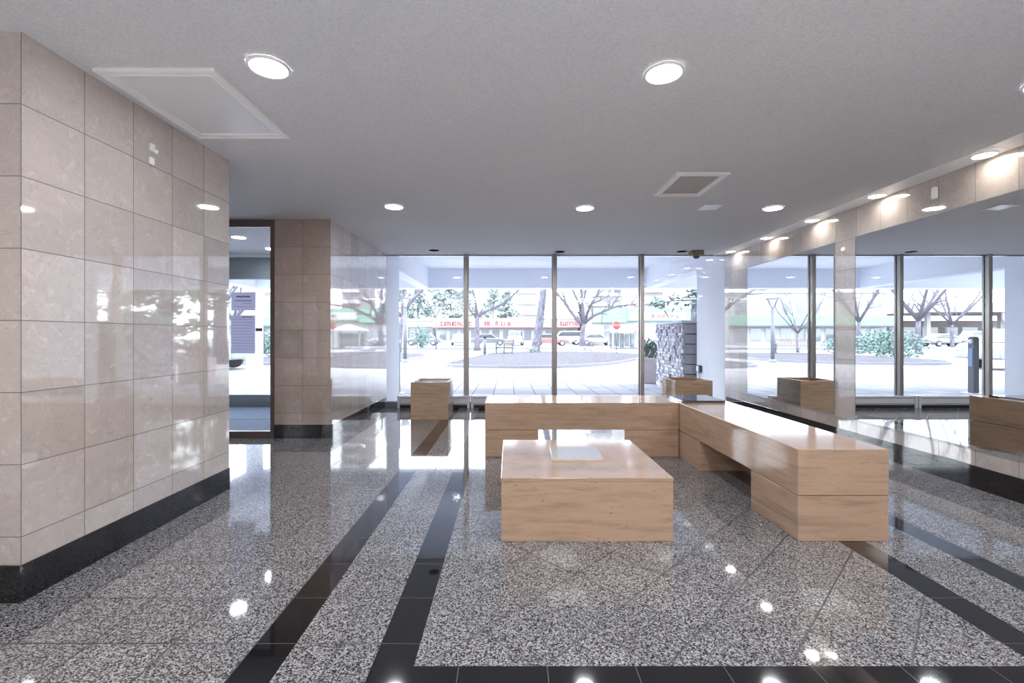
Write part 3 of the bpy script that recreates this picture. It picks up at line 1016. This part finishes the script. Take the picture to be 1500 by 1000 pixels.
# left bare tree
Y0 = 37.0; X0 = wx(699, Y0)
bare_tree('slim bare tree behind the wooden bench', (X0, Y0, 0),
          [(0, 0, -.05), (0, 0, .4), R(699, 485), R(698.5, 463)] if False else [(0, 0, -.05), (0, 0, .4), rel(699, 485, Y0, Y0, X0), rel(699, 463, Y0, Y0, X0)],
          [([rel(699, 464, Y0, Y0, X0), rel(710, 456, Y0, Y0, X0), rel(726, 450, Y0, Y0, X0), rel(740, 442, Y0, Y0, X0), rel(757, 428, Y0, Y0, X0), rel(766, 416, Y0, Y0, X0)], .14),
           ([rel(699, 464, Y0, Y0, X0), rel(697, 445, Y0 + .3, Y0, X0), rel(694, 430, Y0, Y0, X0), rel(691, 414, Y0, Y0, X0)], .13),
           ([rel(698, 466, Y0, Y0, X0), rel(690, 456, Y0 - .3, Y0, X0), rel(681, 440, Y0, Y0, X0), rel(672, 424, Y0, Y0, X0)], .10)],
          .25, 8, M['bark2'], 3)
# tree behind the left lamp
Y0 = 33.0; X0 = wx(583, Y0)
bare_tree('bare tree with slanting limbs beside the left pier', (X0, Y0, 0),
          [(0, 0, -.05), (.1, 0, .5), (.2, 0, 1.7), (.35, 0, 2.9)],
          [([(.35, 0, 2.8), (.9, 0, 3.6), (1.6, .2, 4.4), (2.5, .2, 5.3)], .16), ([(.35, 0, 2.8), (.3, .3, 4.2), (-.4, .3, 6)], .14), ([(.3, 0, 2.6), (-.9, -.2, 3.6), (-2.4, -.4, 4.6), (-4.4, -.4, 5.0)], .14)],
          .2, 21, M['bark2'], 3)
# left side trees seen in the mirrors and through the door
for i, (x, y, sd, lab) in enumerate(((-19.5, 30, 31, 'bare tree left of the entrance, seen through the vestibule door'), (-27, 45, 32, 'bare tree far left by the road, seen in the long mirror'),
                                     (-39, 48, 33, 'bare tree at the far left near the petrol station, seen in the long mirror'), (-13.5, 33, 34, 'thin bare tree behind the left bench, seen in the far mirror'))):
    h = (2.2, 2.6, 2.4, 1.4)[i]; r_ = (.2, .22, .2, .09)[i]
    rr = random.Random(sd)
    L = []
    for a in range(5):
        an = a * 1.26 + rr.random()
        e = (1.5, 1.8, 1.6, .9)[i]
        L.append(([(0, 0, h - .05), (e * math.cos(an) * .6, e * math.sin(an) * .6, h + e * .7), (e * math.cos(an) * 1.3, e * math.sin(an) * 1.3, h + e * 1.6), (e * math.cos(an) * 1.8, e * math.sin(an) * 1.8, h + e * 2.6)], r_ * .6))
    bare_tree(lab, (x, y, 0), [(0, 0, -.05), (0, 0, .3), (.05, 0, h * .6), (0, 0, h)], L, r_, sd, M['bark2'], 3)

def conifer(lab, x, y, H, R_, seed, mat, trunk_r=.22, n=2600, low=.25, name='conifer', size=.42):
    rnd = random.Random(seed)
    t = thing(name, lab, 'tree', (x, y, 0), 'evergreen trees')
    k = MB(); k.tube([(x, y, -.05), (x, y, H * .3), (x + .05, y, H * .7), (x, y, H)], [trunk_r, trunk_r * .8, trunk_r * .45, .03], 10); k.build('trunk', M['bark'], t)
    k = MB(); kb = MB()
    nb = 46
    kb.tube([(x, y, H * low * .9), (x, y, H)], [trunk_r * .5, .02], 6)
    for b in range(nb):
        f_ = (b + rnd.random()) / nb
        z = H * (low + (1 - low) * f_)
        L = R_ * (1 - f_) ** .7 * rnd.uniform(.65, 1.1) + .2
        a = rnd.uniform(0, 2 * PI)
        d = Vector((math.cos(a), math.sin(a), rnd.uniform(-.15, .25)))
        kb.tube([(x, y, z), Vector((x, y, z)) + d * L], [.05, .015], 4)
        for q in range(max(3, int(n / nb))):
            s = rnd.random() ** .7
            p = Vector((x, y, z)) + d * L * s + Vector((rnd.gauss(0, .22), rnd.gauss(0, .22), rnd.gauss(0, .16)))
            d1 = Vector((rnd.gauss(0, 1), rnd.gauss(0, 1), rnd.gauss(-.1, .6))).normalized() * size * rnd.uniform(.5, 1.2)
            d2 = d1.orthogonal().normalized() * size * .22
            k.tri(p - d2, p + d2, p + d1)
    kb.build('branches', M['bark'], t)
    k.build('foliage', mat, t, recalc=False)
    return t
# pines to the right of the forecourt, reflected in the polished left wall
for i, (x, y, H, r_, sd) in enumerate(((7.95, 19.5, 9.5, 1.6, 41), (11.0, 20.5, 10, 2.0, 42), (14.4, 21.8, 11, 2.1, 43), (18.4, 24, 11, 2.2, 44))):
    conifer(('pine at the right whose boughs hang beside the white right wall', 'second pine of the row beyond the right wall', 'third pine of the row beyond the right wall', 'last pine of the row beyond the right wall')[i], x, y, H, r_, sd, M['needle2'], .3, 3000, .25 if i == 0 else .06)
# evergreens behind the shops
for i, (px, Y, H, r_, sd) in enumerate(((612, 86, 12, 4, 51), (636, 97, 13, 4.6, 52), (660, 85, 12, 4, 53), (682, 96, 12, 4.4, 54), (722, 92, 11.5, 4, 55), (742, 83, 9, 3.2, 56), (590, 100, 12, 4.6, 57))):
    conifer(('evergreen behind the shops, second from the left pier', 'evergreen behind the shops, third from the left pier', 'evergreen behind the shops, right of the small street lamp', 'evergreen behind the shops, against the first mullion',
             'evergreen behind the shops, above the wooden bench', 'shortest evergreen behind the shops, left of the leaning trunk', 'evergreen behind the shops, beside the left pier')[i], wx(px, Y), Y, H, r_, sd, M['needle'], .3, 1500, .15, size=.9)

def bush(lab, x, y, rx, ry, rz, seed, n, mat, size):
    rnd = random.Random(seed)
    t = thing('bush', lab, 'bush', (x, y, 0))
    k = MB(); leaf_ball(k, (x, y, rz * .75), rx, ry, rz, n, size, rnd); k.build('leaves', mat, t, recalc=False)
    k = MB()
    for _ in range(9):
        a = rnd.uniform(0, 2 * PI)
        k.tube([(x, y, 0), (x + rx * .6 * math.cos(a), y + ry * .6 * math.sin(a), rz * rnd.uniform(.9, 1.5))], [.03, .01], 4)
    k.build('stems', M['twig'], t)
bush('low evergreen bush in the left bed, seen in the far mirror', -15.5, 31, 1.5, 1.2, .7, 61, 900, M['needle2'], .16)
bush('broad evergreen bush beside it, left of the entrance', -18.5, 32, 1.8, 1.4, .9, 62, 1000, M['needle2'], .18)
bush('rounded bush at the left bed edge, seen in the long mirror', -13.2, 24.2, 1.3, 1.1, .85, 63, 900, M['needle2'], .14)
bush('scrubby bush at the foot of the forked tree, right side', wx(864, 34), 34.3, .7, .6, .5, 64, 380, M['twig'], .12)
bush('scrubby bush at the foot of the leaning trunk', wx(779, 30), 30.0, .45, .4, .35, 65, 260, M['needle'], .1)
bush('clipped cone shrub in front of the shop windows near the street lamp', wx(640, 50), 41, .9, .9, 1.3, 66, 700, M['needle2'], .16)

# low stone wall beside the bed
t = thing('low_wall', 'low dry stone wall at the back of the bed under the forked tree', 'low wall', (wx(855, 32.5), 32.5, 0))
rnd = random.Random(9)
k = MB()
xa, xb = wx(812, 32.5), wx(887, 32.5)
for row in range(2):
    x = xa
    while x < xb:
        w_ = rnd.uniform(.35, .7); k.mi = rnd.randrange(2)
        k.obox(((x + w_ / 2), 32.5 + rnd.uniform(-.04, .04), .11 + row * .22), w_ - .03, .35, .2, rnd.uniform(-.04, .04)); x += w_
k.build('stones', [plain('wall_stone_a', lin(150, 150, 160), .95, var=.2), plain('wall_stone_b', lin(186, 186, 194), .95, var=.2)], t, bevel=.02)

# ------------------------------------------------------------------ street furniture
def lamp(lab, x, y, H, r_, hw):
    t = thing('street_lamp', lab, 'lamp post', (x, y, 0), 'lamp posts with v shaped heads')
    k = MB(); k.lathe([(r_ * 2.2, 0), (r_ * 2.2, .03), (r_ * 1.3, .10), (r_, .14)], (x, y, 0), 18); k.build('base', M['steel'], t)
    k = MB(); k.tube([(x, y, .1), (x, y, H - hw)], [r_, r_ * .85], 14); k.build('pole', M['steel'], t)
    k = MB()
    for a in range(3):
        an = a * 2 * PI / 3 + .0
        k.tube([(x, y, H - hw - .05), (x + hw * .62 * math.cos(an), y + hw * .62 * math.sin(an), H)], .016, 6)
    k.tube([(x + hw * .64 * math.cos(q * PI / 10), y + hw * .64 * math.sin(q * PI / 10), H) for q in range(21)], .018, 6)
    k.build('bracket', M['blackm'], t)
    k = MB(); k.lathe([(.05, H - hw * .95), (hw * .5, H - .03), (hw * .52, H - .01), (0, H + .02)], (x, y, 0), 18); k.build('lantern', M['lampglass'], t)
lamp('lamp post with v shaped head in the left bed, close to the left pier', -4.68, 20.7, 2.84, .085, .42)
lamp('small distant lamp post between the left pier and the first mullion', wx(638.7, 37), 37, 3.35, .055, .55)

def bench(lab, x, y, rz, W=1.8):
    t = thing('park_bench', lab, 'bench', (0, 0, 0))
    k = MB()
    for q in range(5): k.box(-W / 2, W / 2, -.24 + q * .1, -.16 + q * .1, .43, .46)
    k.build('seat', M['wood'], t)
    k = MB(); n = 16
    for q in range(n): 
        xx = -W / 2 + .06 + q * (W - .12) / (n - 1)
        k.obox((xx, .30, .68), .05, .025, .36, 0, -.2)
    k.obox((0, .345, .88), W, .04, .07, 0, -.2); k.obox((0, .265, .5), W, .04, .05, 0, -.2)
    k.build('backrest', M['wood'], t)
    for sx in (-1, 1):
        k = MB()
        xx = sx * (W / 2 - .03)
        k.box(xx - .035, xx + .035, -.27, -.20, 0, .64); k.obox((xx, .30, .45), .07, .06, .92, 0, -.17)
        k.box(xx - .035, xx + .035, -.30, .28, .63, .665); k.box(xx - .03, xx + .03, -.22, .24, .38, .43); k.box(xx - .025, xx + .025, -.22, .20, .12, .16)
        k.build('leg_frame', M['blackm'], t)
    t.location = (x, y, .06); t.rotation_euler = (0, 0, rz)
bench('wooden park bench seen end on between the slim bare tree and the leaning trunk', wx(738, 28), 28.0, math.radians(-72), 1.7)
bench('wooden park bench in the left bed, seen in the far mirror', -9.8, 27.5, math.radians(24), 1.9)

t = thing('ash_stand', 'slender pedestal stand with a flat top, left of the wooden bench', 'stand', (wx(710, 27), 27, 0))
x = wx(710, 27)
k = MB(); k.lathe([(0, .03), (.28, .03), (.28, .07), (.06, .09)], (x, 27, 0), 20); k.build('base', M['steel'], t)
k = MB(); k.tube([(x, 27, .08), (x, 27, 1.12)], .085, 14); k.build('pole', M['steel'], t)
k = MB(); k.lathe([(0, 1.10), (.2, 1.12), (.24, 1.17), (.2, 1.18), (0, 1.16)], (x, 27, 0), 20); k.build('top', M['blackm'], t)

# stop sign
x, y = wx(903, 27.2), 27.2
t = thing('stop_sign', 'red octagonal stop sign on a thin pole in front of the green shop', 'road sign', (x, y, 0))
k = MB(); k.tube([(x, y, 0), (x, y, 1.98)], .025, 8); k.build('pole', M['steel'], t)
R8 = .265
oc = [(x + R8 * math.cos(PI / 8 + q * PI / 4), 1.79 + R8 * math.sin(PI / 8 + q * PI / 4)) for q in range(8)]
k = MB(); k.prism(oc, y - .040, y - .028, 'Y'); k.build('rim', M['signw'], t)
oc = [(x + (R8 - .022) * math.cos(PI / 8 + q * PI / 4), 1.79 + (R8 - .022) * math.sin(PI / 8 + q * PI / 4)) for q in range(8)]
k = MB(); k.prism(oc, y - .046, y - .039, 'Y'); k.build('face', M['stopred'], t)
fc = bpy.data.curves.new('stop_text', 'FONT'); fc.body = 'STOP'; fc.size = .2; fc.align_x = 'CENTER'; fc.align_y = 'CENTER'; fc.extrude = .002
tmp = bpy.data.objects.new('lettering_curve', fc); COL.objects.link(tmp)
dg = bpy.context.evaluated_depsgraph_get()
me = bpy.data.meshes.new_from_object(tmp.evaluated_get(dg)); bpy.data.objects.remove(tmp); bpy.data.curves.remove(fc)
me.name = 'lettering'; me.materials.clear(); me.materials.append(M['signw'])
fo = bpy.data.objects.new('lettering', me); COL.objects.link(fo)
fo.parent = t; fo.location = (0, -.049, 1.79); fo.rotation_euler = (PI / 2, 0, 0)

# peaked shelter
x0, x1, y0, y1 = wx(886, 44), wx(924, 44), 40.6, 42.4
t = thing('shelter', 'white peaked shelter with dark panels behind the stop sign', 'shelter', ((x0 + x1) / 2, 41.5, 0))
k = MB()
xm, ym = (x0 + x1) / 2, (y0 + y1) / 2
for z0, z1, e in ((1.62, 1.70, .25),):
    a = [(x0 - e, y0 - e, z0), (x1 + e, y0 - e, z0), (x1 + e, y1 + e, z0), (x0 - e, y1 + e, z0)]
    b_ = [(p[0], p[1], z1) for p in a]
    A = [k.bm.verts.new(p) for p in a]; B = [k.bm.verts.new(p) for p in b_]; C_ = k.bm.verts.new((xm, ym, 2.25))
    for q in range(4):
        k._f([A[q], A[(q + 1) % 4], B[(q + 1) % 4], B[q]]); k._f([B[q], B[(q + 1) % 4], C_])
    k._f(A[::-1])
k.build('roof', M['signw'], t)
for xx in (x0, x1):
    for yy in (y0, y1):
        k = MB(); k.box(xx - .05, xx + .05, yy - .05, yy + .05, 0, 1.63); k.build('post', M['shopw'], t)
k = MB()
n = 5
for q in range(n):
    a = x0 + .08 + q * (x1 - x0 - .16) / n
    k.box(a + .02, a + (x1 - x0 - .16) / n - .02, y1 - .04, y1, .1 + (.1 if q % 2 else 0), 1.45)
k.build('panels', M['shopglass'], t)

# ------------------------------------------------------------------ vehicles
def car(lab, x, y, rz, paint, kind='sedan'):
    t = thing({'sedan': 'car', 'van': 'van', 'truck': 'pickup_truck'}[kind], lab, {'sedan': 'car', 'van': 'van', 'truck': 'truck'}[kind], (0, 0, 0))
    if kind == 'sedan':
        body = [(-2.2, .35), (2.15, .35), (2.2, .55), (2.1, .78), (1.2, .92), (-1.6, .95), (-2.15, .88), (-2.22, .6)]
        cab = [(1.05, .92), (.35, 1.40), (-.95, 1.42), (-1.7, .95)]
    elif kind == 'van':
        body = [(-2.3, .38), (2.25, .38), (2.3, .7), (2.1, 1.0), (1.3, 1.08), (-2.3, 1.1)]
        cab = [(1.35, 1.07), (.75, 1.78), (-2.1, 1.82), (-2.3, 1.09)]
    else:
        body = [(-2.7, .5), (2.6, .5), (2.65, .8), (2.5, 1.05), (1.4, 1.12), (-2.7, 1.12)]
        cab = [(1.4, 1.1), (.85, 1.75), (-.6, 1.78), (-.75, 1.1)]
    k = MB(); k.prism(body, -.85, .85, 'Y'); k.build('body', paint, t, bevel=.09, seg=3)
    k = MB(); k.prism(cab, -.72, .72, 'Y'); k.build('cabin', paint, t, bevel=.06, seg=3)
    cx = sum(p[0] for p in cab) / 4; cz = sum(p[1] for p in cab) / 4
    g_ = [(cx + (p[0] - cx) * .84, cz + .01 + (p[1] - cz) * .72) for p in cab]
    k = MB(); k.prism(g_, -.735, -.715, 'Y'); k.prism(g_, .715, .735, 'Y'); k.build('side_window', M['carglass'], t)
    k = MB()
    for sgn, (a, b_) in ((1, (cab[0], cab[1])), (-1, (cab[3], cab[2]))):
        d = .02 * sgn
        pa = (a[0] * .85 + b_[0] * .15 + d, a[1] * .85 + b_[1] * .15); pb = (a[0] * .12 + b_[0] * .88 + d, a[1] * .12 + b_[1] * .88)
        k.prism([pa, pb, (pb[0] - 2 * d, pb[1]), (pa[0] - 2 * d, pa[1])], -.62, .62, 'Y')
    k.build('windscreen', M['carglass'], t)
    wb = 1.35 if kind != 'truck' else 1.6
    for sx in (-1, 1):
        for sy in (-1, 1):
            k = MB(); k.lathe([(0, -.1), (.26, -.1), (.33, -.08), (.33, .08), (.26, .1), (0, .1)], (sx * wb, sy * .78, .33), 20, 'Y'); w_ = k.build('wheel', M['tyre'], t)
            k = MB(); k.lathe([(0, -.02), (.17, -.015), (.18, .015), (0, .02)], (sx * wb, sy * .885, .33), 14, 'Y'); k.build('hub_cap', M['heater'], w_)
    ends = [p[0] for p in body]
    k = MB(); k.box(max(ends) - .06, max(ends) + .05, -.8, .8, .4, .56); k.box(min(ends) - .05, min(ends) + .06, -.8, .8, .4, .58); k.build('bumper', M['headgrey'], t, bevel=.03)
    for sx in (max(ends) - .04, min(ends) + .02):
        k = MB(); k.box(sx - .05, sx + .06, -.78, -.5, .64, .76); k.box(sx - .05, sx + .06, .5, .78, .64, .76); k.build('lights', M['lampglass'], t)
    t.location = (x, y, 0); t.rotation_euler = (0, 0, rz)
car('silver car parked before the red shops, left of the slim bare tree', wx(672, 58), 58, PI / 2 + .1, M['carg'])
car('grey car parked before the red shops, right of the slim bare tree', wx(716, 57), 57, .06, M['card'])
car('white car parked before the red shops, above the bench', wx(756, 58), 58, PI / 2 - .1, M['carw'], 'van')
car('faded red car just right of the leaning trunk', wx(806, 55), 55, 0, M['carr'])
car('white van parked behind the forked tree', wx(828, 60), 60, PI, M['carw'], 'van')
car('silver car on the road left of the shelter', wx(874, 56), 56, 0, M['carg'])
car('grey car parked at the left end of the red shops', wx(620, 57), 57, PI, M['card'])
car('white car on the driveway left of the entrance, seen through the vestibule door', -11.5, 19.4 - 3.2, PI, M['carw'])
car('white pickup truck by the petrol station, seen in the long mirror', -48, 54.5, 0, M['carw'], 'truck')
car('grey car on the road at far left, seen in the long mirror beside its mullion', -41, 51, PI, M['card'])

# ------------------------------------------------------------------ shops and towers
def windows_row(t, x0, x1, y, z0, z1, n, gap, mat, name='shop_window'):
    w_ = (x1 - x0) / n
    for q in range(n):
        k = MB(); k.box(x0 + q * w_ + gap / 2, x0 + (q + 1) * w_ - gap / 2, y - .06, y + .02, z0, z1)
        fr = k.build(name, M['shopw'], t)
        k = MB(); k.box(x0 + q * w_ + gap / 2 + .07, x0 + (q + 1) * w_ - gap / 2 - .07, y - .075, y - .05, z0 + .07, z1 - .07)
        k.build('glazing', mat, fr)
def letters(t, x0, x1, y, z0, h, mat, seed):
    rnd = random.Random(seed); k = MB(); x = x0
    while x < x1:
        w_ = h * rnd.uniform(.4, .75)
        if rnd.random() < .82:
            k.box(x, x + h * .16, y - .05, y, z0, z0 + h)
            if rnd.random() < .6: k.box(x, x + w_, y - .05, y, z0 + h * .84, z0 + h)
            if rnd.random() < .6: k.box(x, x + w_, y - .05, y, z0, z0 + h * .16)
            if rnd.random() < .5: k.box(x, x + w_ * .8, y - .05, y, z0 + h * .42, z0 + h * .58)
            if rnd.random() < .4: k.box(x + w_ - h * .16, x + w_, y - .05, y, z0, z0 + h)
        x += w_ + h * .22
    k.build('sign_lettering', mat, t)
Y = 66.0
x0, x1 = wx(638, Y), wx(846, Y)
t = thing('shop_row', 'long low shop row with a pale red fascia across the road', 'building', ((x0 + x1) / 2, Y, 0))
k = MB(); k.box(x0, x1, Y, Y + 12, 0, 3.6); k.build('wall', M['shopw'], t)
k = MB(); k.box(x0 - .2, x1 + .2, Y - .8, Y + .1, 2.35, 3.55); k.build('fascia', M['red'], t)
k = MB(); k.box(x0 - .3, x1 + .3, Y - .9, Y + 12.2, 3.55, 3.7); k.build('roof', M['shopw'], t)
k = MB(); k.box(x0, x1, Y - .9, Y - .8, 2.30, 2.40); k.build('awning_edge', M['redink'], t)
letters(t, x0 + .5, wx(690, Y), Y - .8, 2.65, .55, M['redink'], 1); letters(t, wx(704, Y), wx(716, Y), Y - .8, 2.65, .6, M['redink'], 2)
letters(t, wx(726, Y), wx(744, Y), Y - .8, 2.65, .6, M['redink'], 3); letters(t, wx(820, Y), wx(846, Y), Y - .8, 2.65, .55, M['redink'], 4)
windows_row(t, x0 + .3, x1 - .3, Y, .5, 2.1, 13, .35, M['shopglass'])
Y = 70.0
x0, x1 = wx(560, Y), wx(636, Y)
t = thing('shop_building', 'white flat roofed shop with a framed window bay, left of the red shops', 'building', ((x0 + x1) / 2, Y, 0))
k = MB(); k.box(x0, x1, Y, Y + 10, 0, 3.5); k.build('wall', M['shopw'], t)
k = MB(); k.box(x0 - .1, x1 + .1, Y - .2, Y + 10.1, 3.5, 3.75); k.build('roof', M['heater'], t)
k = MB(); xa, xb = wx(599, Y), wx(636, Y)
k.box(xa, xb, Y - .5, Y - .3, 2.35, 2.55); k.box(xa, xa + .15, Y - .5, Y - .3, 0, 2.4); k.box(xb - .15, xb, Y - .5, Y - .3, 0, 2.4); k.build('portal_frame', M['steel'], t)
windows_row(t, xa + .3, xb - .3, Y, .5, 2.2, 3, .4, M['shopglass'])
Y = 58.0
x0, x1 = wx(866, Y), wx(1030, Y)
t = thing('shop_building', 'shop with a mint green sign band across the road at right', 'building', ((x0 + x1) / 2, Y, 0))
k = MB(); k.box(x0, x1, Y, Y + 12, 0, 4.3); k.build('wall', M['shopw'], t)
k = MB(); xa, xb = wx(881, Y), wx(916, Y)
k.box(xa, xb, Y - .7, Y + .05, 2.85, 4.72); k.build('sign_panel', M['green'], t)
k = MB(); k.box(x0, xa - .05, Y - .5, Y + .05, 2.85, 4.6); k.build('side_panel', M['green2'], t)
k = MB(); k.box(xb + .05, wx(1012, Y), Y - .6, Y + .05, 3.05, 4.62); k.build('fascia', M['green'], t)
k = MB(); k.box(wx(919, Y), wx(1002, Y), Y - .68, Y - .58, 3.2, 4.1); k.build('sign_board', M['signw'], t)
letters(t, wx(950, Y), wx(992, Y), Y - .68, 3.45, .42, M['pinkink'], 7)
k = MB(); k.box(wx(893, Y), wx(901, Y), Y - .76, Y - .7, 3.9, 4.2); k.box(wx(895, Y), wx(906, Y), Y - .76, Y - .7, 3.5, 3.75); k.build('logo', M['signw'], t)
windows_row(t, wx(882, Y), x1 - .5, Y, .4, 2.5, 10, .4, M['shopglass'])
Y = 60.0
t = thing('plaza_building', 'two storey white plaza with a pale mint band, seen in the far mirror', 'building', (-31, Y, 0))
k = MB(); k.box(-42, -21.5, Y, Y + 12, 0, 6.8); k.build('wall', M['shopw'], t)
k = MB(); k.box(-42.2, -21.3, Y - 1.2, Y + .1, 2.5, 3.7); k.build('canopy_band', M['green2'], t)
k = MB(); k.box(-42.2, -21.3, Y - 1.25, Y - 1.15, 2.4, 2.55); k.build('band_edge', M['steel'], t)
k = MB(); k.box(-42.3, -21.2, Y - .3, Y + 12.2, 6.8, 7.1); k.build('roof', M['heater'], t)
windows_row(t, -41.5, -22, Y, 4.0, 5.6, 10, .5, M['shopglass'], 'upper_window')
windows_row(t, -41.5, -22, Y, .4, 2.2, 10, .5, M['shopglass'])
Y = 66.0
t = thing('petrol_station', 'white petrol station with a sloped canopy and red sign, seen in the long mirror', 'petrol station', (-58, Y, 0))
k = MB(); k.box(-72, -47, Y - 6, Y + 6, 4.3, 5.5); k.build('canopy', M['shopw'], t)
for xx in (-70, -60, -50):
    k = MB(); k.box(xx - .25, xx + .25, Y - 3.25, Y - 2.75, 0, 4.3); k.build('column', M['shopw'], t)
k = MB(); k.box(-72, -46, Y + 6.5, Y + 14, 0, 3.6); k.build('kiosk', M['brick'], t)
k = MB(); k.box(-64, -57, Y - 6.15, Y - 5.95, 3.3, 4.2); k.build('red_sign', M['red'], t)
windows_row(t, -70, -48, Y + 6.5, .6, 2.6, 7, .6, M['shopglass'])

def tower(lab, px0, px1, Y, H, bays, floors, mat):
    x0, x1 = wx(px0, Y), wx(px1, Y)
    t = thing('apartment_tower', lab, 'building', ((x0 + x1) / 2, Y, 0))
    k = MB(); k.box(x0, x1, Y, Y + 16, 0, H); k.build('wall', mat, t)
    fh = H / floors
    w_ = (x1 - x0) / bays
    for q in range(floors):
        k = MB(); k.box(x0 - .3, x1 + .3, Y - 1.2, Y + .1, q * fh + 1.0, q * fh + 1.25); k.box(x0, x1, Y - 1.2, Y - 1.1, q * fh + 1.25, q * fh + 2.1)
        k.build('balcony', M['signw'], t)
        for b in range(bays):
            k = MB(); k.box(x0 + b * w_ + w_ * .2, x0 + b * w_ + w_ * .8, Y - .06, Y + .05, q * fh + 1.5, q * fh + fh * .92); k.build('window', M['shopglass'], t)
    k = MB(); k.box(x0 - .3, x1 + .3, Y - .3, Y + 16.3, H, H + .6); k.build('roof', M['heater'], t)
tower('tall apartment tower behind the leaning trunk', 757, 786, 150, 42, 2, 12, M['shopw'])
tower('apartment tower with balconies behind the green shop, left of its pines', 944, 972, 140, 40, 2, 12, M['brick'])
tower('pale apartment tower behind the forked tree', 866, 912, 165, 36, 3, 10, M['shopw'])
